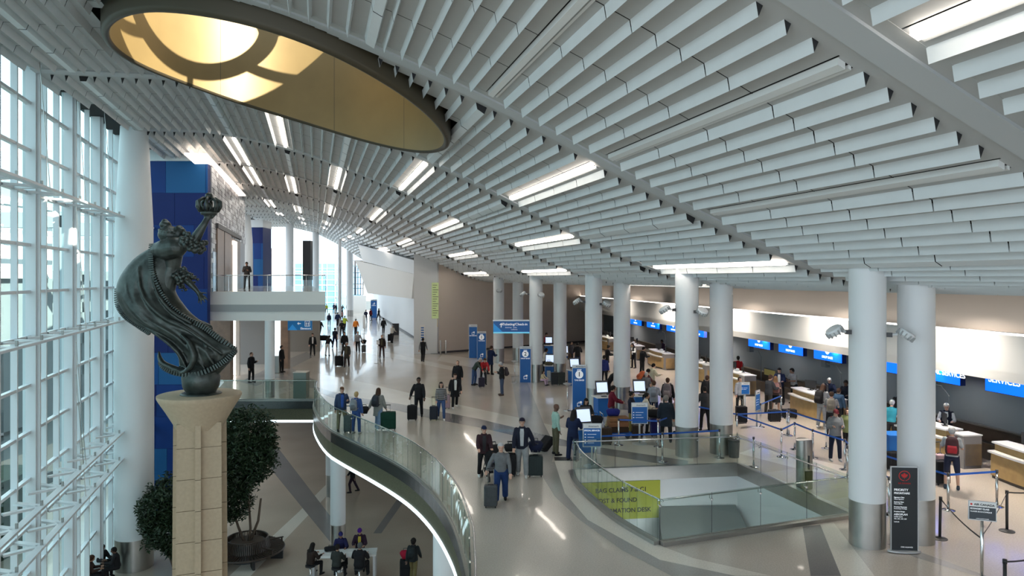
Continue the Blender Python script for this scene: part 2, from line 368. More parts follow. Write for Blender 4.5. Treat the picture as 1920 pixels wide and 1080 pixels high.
# ================================================================ window wall (left)
DW = Vector((-.313, 1, 0)).normalized(); NW = Vector((DW.y, -DW.x, 0))       # inward normal (towards +X)
def WW(px):                    # plan point of the wall seen at picture column px
    Y = FPX*7.75/(537-px); return Vector(((px-960)/FPX*Y, Y, 0))
base0 = WW(218)
def wl(t, off=0.0, z=0.0): return base0 + DW*t + NW*off + Vector((0,0,z))
tmaj = [(WW(p)-base0).dot(DW) for p in (218,172,110,42)]
step = 3.9
tmaj = [2*step, step, 0.0, -step*1.0, -step*2.0, -step*3.0, -step*4.0, -step*5.0, -step*6.0, -step*7.0]
ZB, ZTp = -6.0, 13.3
hz = [11.45,10.03,8.75,7.2,5.8,4.45,3.0,1.6,.2,-1.2,-2.6,-4.0]
nwin = 0
for j in range(len(tmaj)-1):
    t1, t0 = tmaj[j], tmaj[j+1]
    w_ = MB(); gl = MB(); nwin += 1
    R = Matrix.Rotation(math.atan2(DW.y, DW.x), 3, 'Z')
    w_.obox(wl(t0, .06, (ZB+ZTp)/2), .13, .17, (ZTp-ZB)/2, M_mull, rot=R)          # major mullion
    w_.obox(wl(t0, .27, (ZB+ZTp)/2), .05, .05, (ZTp-ZB)/2, M_mull, rot=R)
    for i in (1, 2):
        w_.obox(wl(t0+(t1-t0)*i/3, .04, (ZB+ZTp)/2), .04, .085, (ZTp-ZB)/2, M_mull, rot=R)
    for i in range(3):
        a = t0+(t1-t0)*i/3; b = t0+(t1-t0)*(i+1)/3
        sh = (0, .0, .0)[i]
        for z in hz+[ZB+.1, ZTp-.1]:
            w_.obox(wl((a+b)/2, .03, z+sh), (b-a)/2-.04, .07, .045, M_mull, rot=R)
        gl.add([wl(a, -.04, ZB), wl(b, -.04, ZB), wl(b, -.04, ZTp), wl(a, -.04, ZTp)], [(0,1,2,3)], M_glassw)
        # dark gasket line
        w_.obox(wl(a+.07, -.03, (ZB+ZTp)/2), .022, .03, (ZTp-ZB)/2, M_plenum, rot=R)
    wo = struct(w_.build('window_%d' % nwin)); gl.build('window_pane', wo)
# horizontal trusses with hanging rods
R = Matrix.Rotation(math.atan2(DW.y, DW.x), 3, 'Z')
for (zt, nm_) in ((8.75,'upper'),(4.45,'middle'),(-.15,'lower'),(-1.25,'lowest')):
    tr = thing('window_truss', 'white steel truss along the window wall, %s of four' % nm_, 'truss', wl(-10, .9, zt), 0, 'trusses bracing the glass wall')
    o_ = wl(-10, .9, zt)
    m = MB(); m.obox(Vector((0,0,0)), 16.2+.0, .10, .035, M_mull, rot=R)
    m.build('chord', tr)
    for j in range(len(tmaj)):
        for dd in (0, 1.95):
            t = tmaj[j]-dd
            if t > 6: continue
            c = wl(t, .9, zt)-o_
            br = MB()
            a0 = wl(t+.35, .1, zt)-o_; a1 = wl(t-.05, .9, zt)-o_
            for q0, q1 in ((wl(t+.5,.12,zt)-o_, c), (wl(t-.5,.12,zt)-o_, c)):
                mid = (q0+q1)/2; d = q1-q0; br.obox(mid, d.length/2, .09, .03, M_mull, rz=math.atan2(d.y, d.x))
            br.obox(c+Vector((0,0,.07)), .03, .03, .10, M_steel, rot=R)
            br.build('bracket', tr)
    for j in range(len(tmaj)-1):
        rd = MB()
        if nm_ != 'upper' and j % 2: continue
        for dd in (1.2,):
            a = wl(tmaj[j]-dd, .9, zt)-o_; rd.tube([a, a+(NW*-.3)+Vector((0,0,min(4.2, 13-zt)))], .012, M_steel, n=5)
        rd.build('hanger_rod', tr)
# ================================================================ floors
edge = [(590,753),(597,788),(611,804),(646,823),(699,848),(752,876),(787,900.5),(822,936),(850,981),(864,1017),(873,1052),(880,1080)]
E_ = [P(*e) for e in edge]
E_[0] = Vector((-9.95, 36.4, 0)); 
def chaikin(p, it=2, closed=False):
    for _ in range(it):
        q = [p[0]]
        for a, b in zip(p[:-1], p[1:]): q += [a*.75+b*.25, a*.25+b*.75]
        q.append(p[-1]); p = q
    return p
curve = chaikin([E_[0], Vector((-9.35,33.9,0))]+E_[2:], 2)
curve += [Vector((-.75,13,0)), Vector((-.6,10,0)), Vector((-.6,6,0)), Vector((-.8,2,0)), Vector((-1.0,-5,0))]
left_edge = [Vector((-15.4,36.4,0))]
outer = left_edge + curve + [Vector((30,-5,0)), Vector((16,140,0)), Vector((-50,140,0)), Vector((-44,100,0)), Vector((-17.2,43,0))]
# void by the columns
vl = [P(x, y) for x, y in ((1071,893),(1080,903),(1096,922),(1134,956),(1171,984),(1237,1021))]
V_NL, V_NR, V_FR, V_FL = vl[-1], P(1594,968), P(1383,874), P(1075,886)
vleft = chaikin([V_FL]+vl[1:], 2)
hole = vleft + [V_NR, V_FR]
fl = MB()
tes = tessellate_polygon([[Vector((p.x,p.y,0)) for p in outer], [Vector((p.x,p.y,0)) for p in reversed(hole)]])
allp = outer + list(reversed(hole))
fs = []
for a in tes:
    p, q, r = [allp[i] for i in a]
    fs.append(tuple(a) if (q-p).cross(r-p).z > 0 else tuple(reversed(a)))
fl.add([(p.x,p.y,0) for p in allp], fs, F_base)
fl.add([(p.x,p.y,-1.02) for p in allp], [tuple(reversed(a)) for a in fs], M_white)
def inlay(pts, m, z): fl.flat([P(x, y) for x, y in pts], z, m)
inlay([(596,700),(700,721),(830,752),(985,786),(1100,812),(1300,850),(1300,866),(1098,835),(987,807),(900,786),(752,758),(646,742),(595,726)], F_light, .002)
inlay([(595,726),(646,742),(752,758),(900,786),(987,807),(1098,835),(1290,864),(1290,878),(1087,846),(1010,827),(900,802),(815,786),(692,758),(625,746),(601,737)], F_dark, .004)
inlay([(958,705),(984,705),(1020,795),(1042,838),(1035,866),(1000,866),(975,795)], F_mid, .003)
inlay([(1042,835),(1068,838),(1071,893),(1096,924),(1134,958),(1171,986),(1237,1023),(1300,1047),(1446,1080),(1378,1080),(1237,1050),(1181,1019),(1102,975),(1059,925),(1040,866)], F_light, .005)
inlay([(1010,866),(1040,866),(1059,925),(1102,975),(1181,1019),(1237,1050),(1378,1080),(1259,1080),(1165,1031),(1087,975),(1040,931),(1018,895)], F_mid, .0045)
inlay([(1505,988),(1538,984),(1577,1080),(1520,1080)], F_dark, .003)
inlay([(1538,984),(1563,980),(1640,1080),(1577,1080)], F_light, .003)
inlay([(1663,1020),(1715,1045),(1830,1080),(1850,1080),(1730,1037),(1690,1018)], F_mid, .003)
inlay([(1385,850),(1420,838),(1610,880),(1594,895),(1500,880)], F_light, .003)
inlay([(450,716),(535,675),(575,660),(590,668),(545,690),(595,715),(592,728),(560,726),(520,708),(480,724)], F_mid, .003)
inlay([(620,640),(700,655),(760,668),(860,690),(860,697),(740,672),(600,648)], F_light, .003)
inlay([(830,664),(1000,690),(1000,705),(940,700),(820,676)], F_light, .0025)
struct(fl.build('floor'))
lf = MB(); lf.box(-34, 30, -6, 70, -6.3, -6.0, F_low)
def inl(pts, m, z): lf.flat([P(x, y, -6) for x, y in pts], z, m)
inl([(500,838),(520,838),(648,1005),(640,1042),(505,876)], F_dark, -5.997)
inl([(430,1080),(560,960),(640,880),(660,880),(560,985),(470,1080)], F_light, -5.998)
inl([(700,1000),(770,900),(785,900),(715,1000)], F_dark, -5.998)
struct(lf.build('floor'))
# fascia of the balcony: steel nosing, olive band, led strip
def ribbon(mb, pts, z0, z1, m, th=.05, off=0.0):
    for a, b in zip(pts[:-1], pts[1:]):
        d = (b-a).normalized(); nrm = Vector((d.y, -d.x, 0))
        p = [a+nrm*off, b+nrm*off, b+nrm*(off+th), a+nrm*(off+th)]
        mb.hexa([(v.x,v.y,z0) for v in p], [(v.x,v.y,z1) for v in p], m)
full = left_edge + curve
bd = 1.0
fa = MB()
ribbon(fa, full, -.38, .0, M_nosing, .07, 0); ribbon(fa, full, .0, .06, M_steel, .075, 0)
ribbon(fa, full, -.95, -.38, M_moss, .03, 0)
struct(fa.build('trim_20'))
led = MB(); ribbon(led, full, -1.07, -.95, M_led, .08, -.02); struct(led.build('trim_21'))
def glass_rail(name, pts, label, seg_len=1.45, closed=False, h=1.07, inset=.02, dark=False):
    t = thing(name, label, 'railing', pts[0], 0)
    o_ = Vector(pts[0]); L = [0]
    for a, b in zip(pts[:-1], pts[1:]): L.append(L[-1]+(b-a).length)
    def at(l):
        l = max(0, min(L[-1], l))
        for i in range(len(pts)-1):
            if l <= L[i+1]+1e-6: return pts[i].lerp(pts[i+1], (l-L[i])/max(1e-6, L[i+1]-L[i]))
        return pts[-1]
    ns = max(1, round(L[-1]/seg_len)); hand = []; 
    for i in range(ns):
        a, b = L[-1]*i/ns+.008, L[-1]*(i+1)/ns-.008
        cuts = [a]+[l for l in L if a < l < b]+[b]; g = MB()
        for l0, l1 in zip(cuts[:-1], cuts[1:]):
            p, q = at(l0)-o_, at(l1)-o_; d = (q-p).normalized(); nn = Vector((-d.y, d.x, 0))*.008
            g.hexa([p-nn+Vector((0,0,.05)), q-nn+Vector((0,0,.05)), q+nn+Vector((0,0,.05)), p+nn+Vector((0,0,.05))], [p-nn+Vector((0,0,h)), q-nn+Vector((0,0,h)), q+nn+Vector((0,0,h)), p+nn+Vector((0,0,h))], M_glassr)
        gp = g.build('glass_panel', t)
        p = at(a)-o_; d = (at(a+.1)-at(a)).normalized(); nn = Vector((-d.y, d.x, 0))*.09
        b_ = MB(); b_.tube([p+Vector((0,0,.90)), p+nn+Vector((0,0,.90)), p+nn+Vector((0,0,.98))], .010, M_chrome, n=6); b_.cyl(p, .03, .88, .92, M_chrome, n=10)
        b_.tube([p+Vector((0,0,.05)), p+Vector((0,0,h))], .006, M_dark, n=4)
        b_.build('bracket', gp)
    hr = MB(); hp = []
    for l in [L[-1]*i/(ns*3) for i in range(ns*3+1)]:
        a = at(l); d = (at(min(L[-1], l+.05))-at(max(0, l-.05))).normalized(); hp.append(a-o_+Vector((-d.y, d.x, 0))*.09+Vector((0,0,1.0)))
    hr.tube(hp, .022, M_chrome, n=8); hr.build('handrail', t, 1)
    sh = MB()
    for a, b in zip(pts[:-1], pts[1:]):
        a2, b2 = a-o_, b-o_; d = (b2-a2).normalized(); nn = Vector((-d.y, d.x, 0))*.03
        sh.hexa([a2-nn, b2-nn, b2+nn, a2+nn], [v+Vector((0,0,.10)) for v in (a2-nn, b2-nn, b2+nn, a2+nn)], M_steel)
    sh.build('base_shoe', t)
    return t
ed = [p for p in curve if p.y > 5]
glass_rail('glass_railing', [v+Vector((0,0,.0)) for v in ed], 'curved glass balustrade with steel handrail sweeping along the S shaped balcony edge', 1.25)
glass_rail('glass_railing', [Vector((-15.3,36.5,0)), Vector((-9.95,36.5,0))], 'short straight glass balustrade behind the statue pedestal, before the grey steel box')
# void : rails and lining
glass_rail('glass_railing', [V_FR, V_FL], 'straight glass balustrade on the far side of the stair void, nearest the belt barriers')
glass_rail('glass_railing', vleft, 'curved glass balustrade on the left side of the stair void')
glass_rail('glass_railing', [V_NL, V_NR], 'straight glass balustrade on the near side of the stair void', 1.3)
glass_rail('glass_railing', [V_NR, V_FR], 'straight glass balustrade on the right side of the stair void, beside the columns', 1.3)
vo = MB(); hp_ = hole+[hole[0]]
for a, b in zip(hp_[:-1], hp_[1:]):
    vo.add([a, b, b+Vector((0,0,-.33)), a+Vector((0,0,-.33))], [(0,1,2,3)], M_steel)
    vo.add([a+Vector((0,0,-.33)), b+Vector((0,0,-.33)), b+Vector((0,0,-6)), a+Vector((0,0,-6))], [(0,1,2,3)], M_white)
cen = sum(hole, Vector())/len(hole)
for a, b in zip(hp_[:-1], hp_[1:]):      # raised steel kerb
    d = (b-a).normalized(); nn = Vector((d.y, -d.x, 0)); 
    if nn.dot((a+b)/2-cen) < 0: nn = -nn
    q = [a, b, b+nn*.16, a+nn*.16]; vo.hexa([v+Vector((0,0,0)) for v in q], [v+Vector((0,0,.09)) for v in q], M_steel)
struct(vo.build('wall_void'))
# sloping grey soffit of the stair inside the void
st = MB(); a, b = V_FR+Vector((-.1,-.1,-1.25)), Vector((4.75, V_FL.y+.35, -1.2))
q = [b, a, a+Vector((1.0,-5.6,-3.4)), b+Vector((-.6,-5.6,-3.4))]
st.hexa([v+Vector((0,0,-.3)) for v in q], q, mat('stair soffit grey', (.20,.22,.225), .35)); struct(st.build('trim_22'))
# ================================================================ ticketing wall on the right
def TW(D, Y, z=0.0): return Vector((D-.172*Y, Y, z))
def slab(mb, D0, D1, Ya, Yb, z0, z1, m):
    b = [TW(D0,Ya), TW(D1,Ya), TW(D1,Yb), TW(D0,Yb)]; mb.hexa([(v.x,v.y,z0) for v in b], [(v.x,v.y,z1) for v in b], m)
wt = MB(); slab(wt, 21.5, 21.8, 4, 75, 0, 3.4, M_slate); slab(wt, 21.32, 21.5, 4, 75, 0, .88, M_wain); slab(wt, 21.28, 21.5, 4, 75, .88, .92, M_steel); struct(wt.build('wall_right'))
bk = MB(); slab(bk, 18.5, 21.6, 4, 73.8, 3.1, 3.4, M_cream); slab(bk, 18.5, 18.62, 4, 73.8, 3.1, 4.5, M_cream); struct(bk.build('trim_30'))
lg = MB(); slab(lg, 18.62, 19.5, 4, 73.8, 4.40, 4.44, M_dark); slab(lg, 18.7, 18.9, 4, 73.8, 4.44, 4.56, M_rib); struct(lg.build('trim_31'))
le = MB(); slab(le, 18.62, 18.68, 4, 73.8, 4.47, 4.51, M_lamp); TR32 = struct(le.build('trim_32'))
for Yc in (14, 24, 34, 44, 56, 68):
    l = bpy.data.lights.new('ledge lamp', 'AREA'); l.shape = 'RECTANGLE'; l.size = 10; l.size_y = .12; l.energy = 17; l.color = (1,.92,.84)
    o_ = bpy.data.objects.new('ledge_lamp', l); COL.objects.link(o_); o_.parent = TR32; o_.location = TW(18.95, Yc, 4.62)
    o_.rotation_euler = (Vector((.75,.13,.65))).to_track_quat('-Z','Y').to_euler(); o_.rotation_euler = (Matrix.Rotation(math.atan2(1,-.172),4,'Z') @ Matrix.Rotation(math.radians(-130),4,'X')).to_euler()
uw = MB(); slab(uw, 19.5, 19.7, 4, 75, 4.4, 7.2, M_beige); struct(uw.build('wall_upper_right'))
be = MB(); a, b = Vector((-6.2,59.4,0)), Vector((9.4,72,0)); d = (b-a).normalized(); nn = Vector((-d.y,d.x,0))
be.hexa([a,b,b+nn*.3,a+nn*.3], [v+Vector((0,0,8.6)) for v in (a,b,b+nn*.3,a+nn*.3)], M_beige)
struct(be.build('wall_back'))
bb = MB(); bb.hexa([a-nn*.03,b-nn*.03,b,a], [v+Vector((0,0,.15)) for v in (a-nn*.03,b-nn*.03,b,a)], M_dark); struct(bb.build('baseboard_back'))
# white pillar, long white wall behind it and the wedge shaped balcony box
pw = MB(); p0 = Vector((-8.05,59.1,0)); p1 = Vector((-6.15,59.3,0)); a2 = Vector((-25.5,132,0)); 
q = [p0, p1, p1+Vector((1.2,3,0)), p0+Vector((1,3.2,0))]
pw.hexa(q, [v+Vector((0,0,8.2)) for v in q], M_white)
q = [Vector((-6.2,60,0)), Vector((-5.8,60.5,0)), a2+Vector((.6,0,0)), a2]
pw.hexa(q, [v+Vector((0,0,11)) for v in q], M_white); struct(pw.build('wall_pillar'))
b2 = MB(); q = [Vector((-6.25,59.9,0)), Vector((-6.2,60,0)), a2, a2+Vector((-.06,0,0))]; b2.hexa(q, [v+Vector((0,0,.18)) for v in q], M_dark); struct(b2.build('baseboard_pillar'))
wd = MB()
def poly3(mb, f, back, m): 
    n = len(f); mb.add(list(f)+list(back), [tuple(range(n)), tuple(range(2*n-1, n-1, -1))]+[(i, n+i, n+(i+1)%n, (i+1)%n) for i in range(n)], m)
f1 = [Q(666,488,82), Q(689,550,76.5), Q(772,560,61.7), Q(776,514,61)]; poly3(wd, f1, [v+Vector((5,3,0)) for v in f1], M_cream)
f2 = [Q(671,458,81), Q(680,490,78.8), Q(776,514,61.3), Q(776,488,61.3)]; poly3(wd, f2, [v+Vector((5,3,0)) for v in f2], M_white)
struct(wd.build('wall_wedge'))
# ================================================================ columns
def column(c, r, z0, z1, zs, name='column', taper=0, label='', cat='column', group=None, n=40):
    t = thing(name, label, cat, (c[0],c[1],z0), 0, group)
    m = MB(); prof = [(r, zs-z0), (r, (z1-z0)*.55)] + ([(r*(1-taper*.15),(z1-z0)*.78),(r*(1-taper),z1-z0)] if taper else [(r, z1-z0)])
    m.lathe((0,0), prof, M_white, n); m.build('shaft', t, 2)
    b = MB(); b.lathe((0,0), [(r*.985,0),(r*.985,zs-z0)], M_steel, n); b.build('steel_base', t, 2, label='brushed steel base cladding')
    return t
colsF = [(8.29,16.8),(6.12,25.2),(3.85,34.0),(1.44,43.3),(-.98,53.0)]
colsB = [(9.57,17.05),(7.44,25.6),(5.25,34.4),(2.92,43.8),(.44,53.5)]
desc = ['nearest pair, at the right corner of the stair void','second pair from the viewer','third pair from the viewer','fourth pair from the viewer','farthest pair, before the beige wall']
for i, ((x, y), (x2, y2)) in enumerate(zip(colsF, colsB)):
    column((x,y), .40, 0, 6.6, 1.05, label='round white column with steel base, left one of the '+desc[i], group='paired ticketing columns')
    column((x2,y2), .40, 0, 6.4, 1.05, label='round white column with steel base, right one of the '+desc[i], group='paired ticketing columns')
column((-16.0,30.5), .76, -6, 12.6, -4.7, taper=.30, label='tall thick white column tapering at its top, between glass wall and blue tiles')
column((-7.88,32.6), .34, -6, -1.0, -4.9, label='white lower level column with steel base, right behind the white table')
column((-10.15,40.4), .30, -6, -1.0, -4.8, label='thin white lower level column farther back, partly behind the balcony edge')
column((-1.95,21.6), .42, -6, -1.0, -4.9, label='white lower level column under the near end of the curved balcony')
column((-12.65,37.6), .25, 0, 4.0, .95, label='slim white column carrying the upper walkway, steel foot')
column((-30.5,82), .95, 0, 13.5, 1.0, taper=.3, label='distant white column beside the far blue tiled tower')
for (px, Y, r, zt) in ((543,104,.55,14.2),(592,112,.5,13.5),(656,118,.55,13),(637,100,.22,12)):
    X = (px-960)/FPX*Y; column((X,Y), r, 0, zt, 1.0, label='slender white column far down the hall, %s' % {543:'in the middle of the bright end window',592:'right of the dark square pillar',656:'thickest, beside the gridded windows',637:'thinnest, at the edge of the blue glass building'}[px])
dp = MB(); X = (577-960)/FPX*92; dp.box(X-.5, X+.5, 91.5, 92.5, 6, 11, M_black); dp.box(X-.45,X+.45,91.55,92.45, 0, 6, M_grey); tag(dp.build('pillar'), 'dark square pillar standing against the bright end window', 'pillar')
# ================================================================ blue tiled towers
def tile_mat():
    m = bpy.data.materials.new('blue tiles'); m.use_nodes = True; nt = m.node_tree; b = nt.nodes['Principled BSDF']; N = nt.nodes.new; L = nt.links.new
    g = N('ShaderNodeAttribute'); g.attribute_name = 'tile'; L(g.outputs['Color'], b.inputs['Base Color']); b.inputs['Roughness'].default_value = .28; return m
B1, B2, B3, B4 = (mat('tile navy', (.003,.014,.12), .45, spec=.25), mat('tile royal', (.003,.035,.19), .45, spec=.25), mat('tile azure', (.006,.07,.25), .45, spec=.25), mat('tile steel blue', (.012,.10,.27), .45, spec=.25))
def blue_wall(x0, x1, y, z0, z1, th, seed, tw=1.55, th_=1.62):
    random.seed(seed); m = MB(); z = z1; r = 0
    m.box(x0+.01, x1-.01, y+.02, y+th, z0, z1-.0, B1)
    while z > z0:
        zb = max(z0, z-th_); x = x0-random.random()*tw; 
        while x < x1:
            w_ = tw*random.choice((.75,1,1.3)); a, b = max(x, x0), min(x+w_, x1)
            if b-a > .02: m.box(a+.008, b-.008, y, y+.03, zb+.008, z-.008, random.choice((B1,B1,B2,B2,B3,B4)))
            x += w_
        z = zb
    return m
twr = blue_wall(-18.6, -15.42, 36.5, -6, 12.15, .3, 5); twr.box(-18.7, -15.38, 36.45, 36.9, 12.15, 12.75, M_white)
struct(twr.build('wall_blue'))
# mosaic side face of the first tower with the elevator door
ms = MB(); random.seed(3)
MS = [mat('mosaic silver', (.40,.41,.44), .35, metal=.6), mat('mosaic grey', (.22,.225,.25), .4, metal=.4), mat('mosaic light', (.55,.57,.60), .35, metal=.5)]
a, b = Vector((-15.44,36.95,0)), Vector((-20.6,55.5,0)); d = (b-a).normalized(); L_ = (b-a).length; nn = Vector((-d.y,d.x,0))
q = [a, b, b+nn*.4, a+nn*.4]; 
ms.hexa([v+Vector((0,0,5.5)) for v in q], [v+Vector((0,0,12.5)) for v in q], MS[1])
for j in range(26):
    for i in range(30):
        if i > 12 and j < 12: continue
        p = a+d*(L_*i/30); p2 = a+d*(L_*(i+1)/30-.02); z0 = 5.7+j*.26; e = random.uniform(-.02,.03)
        q2 = [p-nn*.03, p2-nn*(.03+e), p2, p]; ms.hexa([v+Vector((0,0,z0)) for v in q2], [v+Vector((0,0,z0+.24)) for v in q2], random.choice(MS))
struct(ms.build('wall_mosaic'))
lw = MB()      # lower storey wall under the walkway, brown veneer piers and grey panel
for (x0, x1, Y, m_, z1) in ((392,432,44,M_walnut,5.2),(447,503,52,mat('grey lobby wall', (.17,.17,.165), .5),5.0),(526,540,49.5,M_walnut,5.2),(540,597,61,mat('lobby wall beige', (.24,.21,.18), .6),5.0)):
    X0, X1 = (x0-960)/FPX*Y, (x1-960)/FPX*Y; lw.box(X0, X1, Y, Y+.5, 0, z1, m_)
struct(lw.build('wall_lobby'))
lp = thing('light_column', 'tall warm glowing light column between brown lobby panels under the walkway', 'light', Q(439,700,46)*1.0, 0); lp.location.z = 0
m = MB(); m.box(-.12,.12,-.06,.06,.05,3.9, M_lamp); m.build('diffuser', lp); m = MB(); m.box(-.36,-.13,-.1,.1,0,3.95,M_cream); m.box(.13,.36,-.1,.1,0,3.95,M_cream); m.build('frame', lp)
lp = thing('light_portal', 'warm glowing portal strip beside the brown elevator doors on the upper walkway', 'light', (0,0,0), 0)
POR = lp
el = MB()
def onwall(mb, Ya, Yb, z0, z1, th, m_):
    pa, pb = [Vector((-15.44-.2716*(Y-36.95), Y, 0)) for Y in (Ya, Yb)]; q = [pa-nn*th, pb-nn*th, pb, pa]; mb.hexa([v+Vector((0,0,z0)) for v in q], [v+Vector((0,0,z1)) for v in q], m_)
onwall(el, 38.6, 44.6, 5.5, 8.9, .10, M_walnut); onwall(el, 41.4, 41.5, 5.5, 8.9, .12, M_black); onwall(el, 44.6, 50.5, 5.5, 8.75, .06, M_walnut); onwall(el, 38.4, 50.6, 8.9, 9.15, .16, M_dark); onwall(el, 37.3, 38.6, 5.5, 7.6, .05, mat('pale blue lobby glass', (.20,.30,.42), .2))
struct(el.build('door_1'))
m = MB(); M_port = mat('warm portal diffuser', (1,.9,.8), .5, emit=2.2, ecol=(1,.88,.76)); onwall(m, 46.0, 47.6, 5.5, 8.35, .16, M_port); onwall(m, 45.6, 47.6, 8.35, 8.6, .16, M_port); m.build('diffuser', POR)
sc_ = MB(); p0_ = W(-5.3, 37.2); sc_.hexa([W(-5.9,36.6,12.0), W(-4.9,36.6,12.0), W(-4.7,54,12.0), W(-5.7,54,12.0)], [W(-5.9,36.6,12.1), W(-4.9,36.6,12.1), W(-4.7,54,12.1), W(-5.7,54,12.1)], mat('lit soffit cove', (1,.86,.74), .5, emit=2.0, ecol=(1,.84,.72)))
tag(sc_.build('cove_light'), 'long warm glowing cove light above the mosaic elevator wall', 'light')
tw2 = blue_wall((465-960)/FPX*86, (493-960)/FPX*86, 86, 0, 12.3, 3, 9, 1.1, 1.9); tw2.box((464-960)/FPX*86, (493.5-960)/FPX*86, 85.9, 89, 12.3, 13.2, M_white); struct(tw2.build('wall_blue_far'))
wn = MB(); X=(497-960)/FPX*90; wn.box(X-.3, X+.5, 90, 91, 0, 10, M_walnut); struct(wn.build('wall_far_pier'))
# ================================================================ upper walkway (mezzanine)
mz = MB(); ZM = 5.5
XL, XR, YF = (391-960)/FPX*37.4, (609.5-960)/FPX*37.4, 37.4
plan = [Vector((XL,YF,0)), Vector((XR,YF,0)), Vector((XR-8.6,66,0)), Vector((XR-16,66,0))]
mz.prism([(p.x,p.y) for p in plan], ZM-1.5, ZM-.03, M_cream); mz.prism([(p.x,p.y) for p in plan], ZM-.03, ZM, F_base)
struct(mz.build('floor_mezzanine'))
fs_ = MB(); fs_.box(XL, XR+.02, YF-.05, YF, ZM-1.02, ZM-.66, M_grey); fs_.box(XL, XR+.02, YF-.03, YF, ZM-.66, ZM+.02, M_cream); struct(fs_.build('trim_40'))
mr = thing('glass_railing', 'glass balustrade with thin steel handrail along the upper walkway', 'railing', (XL, YF+.1, ZM))
g = MB(); 
for i in range(6):
    a = (XR-XL)*i/6+.01; b = (XR-XL)*(i+1)/6-.01; g = MB(); g.box(a,b,0,.015,.05,.8,M_glassc); g.build('glass_panel', mr)
h = MB(); h.tube([(0,0,.86),(XR-XL,0,.86)], .022, M_chrome, n=8); h.tube([(XR-XL,0,.86),(XR-XL-4.8,17,.86)], .022, M_chrome, n=8); h.build('handrail', mr)
for i in range(7): h = MB(); x = (XR-XL)*i/6; h.tube([(x,0,0),(x,0,.86)], .012, M_chrome, n=6); h.build('post', mr)
# ================================================================ far end window and outdoors
ew = MB(); Y = 135
for i in range(15):
    x = -46+i*2.6; ew.box(x-.07, x+.07, Y-.1, Y+.1, 0, 16, M_mull)
for z in (2.5,5,7.5,10,12.5): ew.box(-46,-9.6,Y-.1,Y+.1,z-.06,z+.06,M_mull)
hd = MB(); hd.box(-24, -22, -30, 34, -6.4, -2.6, mat('dark hedge', (.03,.05,.03), .9, noise=.5, nscale=3)); tag(hd.build('hedge'), 'long dark hedge outside below the window wall', 'hedge')
o_ = struct(ew.build('window_20')); g = MB(); g.add([(-46,Y,0),(-9.6,Y,0),(-9.6,Y,16),(-46,Y,16)], [(0,1,2,3)], M_glassc); g.build('window_pane', o_)
gw = MB(); Y = 130; X0, X1 = (651-960)/FPX*Y, (681-960)/FPX*Y
for i in range(7): x = X0+(X1-X0)*i/6; gw.box(x-(.16 if i == 3 else .06), x+(.16 if i == 3 else .06), Y-.1, Y+.1, 3.2, 9.4, M_dark)
for z in (3.2,4.4,5.2,6.4,7.2,8.4,9.4): gw.box(X0, X1, Y-.09, Y+.09, z-.05, z+.05, M_dark)
gw.box(X0-.2, X1+.5, Y-.1, Y+.3, 0, 3.1, M_cream); struct(gw.build('window_21'))
gd = MB(); gd.box(-200, 40, -40, 400, -6.6, -6.35, mat('pale asphalt', (.09,.10,.10), .9, noise=.1, nscale=.2)); struct(gd.build('ground'))
pk = MB(); 
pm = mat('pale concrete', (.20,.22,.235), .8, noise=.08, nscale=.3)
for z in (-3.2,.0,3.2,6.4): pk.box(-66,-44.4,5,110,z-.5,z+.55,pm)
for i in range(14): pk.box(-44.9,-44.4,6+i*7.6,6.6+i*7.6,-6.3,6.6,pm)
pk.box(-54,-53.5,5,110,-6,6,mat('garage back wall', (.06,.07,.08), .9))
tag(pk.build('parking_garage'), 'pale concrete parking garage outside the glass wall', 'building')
gblk = MB(); gblk.box(-40.2,-39.6,50,62,6.2,12.6,mat('white glare panel paint', (.85,.85,.85), .5)); gblk.box(-44,-40.2,49,63,-6,14,pm); tag(gblk.build('glare_block'), 'added white block standing in for sun glare outside the left glass wall', 'building')  # white panel added outside to catch the sun as a glare stand-in
cnp = MB()
for i in range(9): cnp.box(-36,-30,-6+i*9,-5.4+i*9,9.6,10.6,mat('canopy blue grey', (.30,.36,.40), .6)); cnp.box(-30.3,-30,-6+i*9,-5.7+i*9,-6.3,10.4,mat('canopy blue grey', (.30,.36,.40), .6))
for zz_ in (9.5,10.3,11.1,12.0): cnp.box(-36-(zz_-9)*1.2,-35.8-(zz_-9)*1.2,-10,90,zz_,zz_+.28,mat('canopy blue grey', (.30,.36,.40), .6))
tag(cnp.build('canopy'), 'blue grey roadside canopy outside the left glass wall', 'canopy')
rnd = random.Random(5)
for i in range(7):
    m = MB(); c_ = mat('car paint %d' % i, [(.5,.05,.03),(.5,.5,.5),(.04,.05,.08),(.6,.6,.6),(.08,.1,.12),(.3,.02,.02),(.55,.56,.58)][i], .3); L_ = 2.2
    m.hexa([(-.9,-L_,.3),(.9,-L_,.3),(.9,L_,.3),(-.9,L_,.3)], [(-.85,-L_,.85),(.85,-L_,.85),(.85,L_,.85),(-.85,L_,.85)], c_); m.hexa([(-.82,-1.1,.85),(.82,-1.1,.85),(.82,1.5,.85),(-.82,1.5,.85)], [(-.65,-.6,1.42),(.65,-.6,1.42),(.65,1.1,1.42),(-.65,1.1,1.42)], M_dark)
    for a in (-.85,.85):
        for b in (-1.4,1.4): m.tube([(a-.1,b,.33),(a+.1,b,.33)], .33, M_black, n=14)
    o_ = m.build('car', None, loc=(-27.2 if i % 2 else -46.5, 18+i*7.5, -6.35 if i % 2 else .55)); tag(o_, ('red hatchback','silver sedan','dark blue sedan','white car','dark grey car','dark red car','pale grey car')[i]+(' parked on the road outside the glass wall' if i % 2 else ' parked on the garage deck outside the glass wall'), 'car')
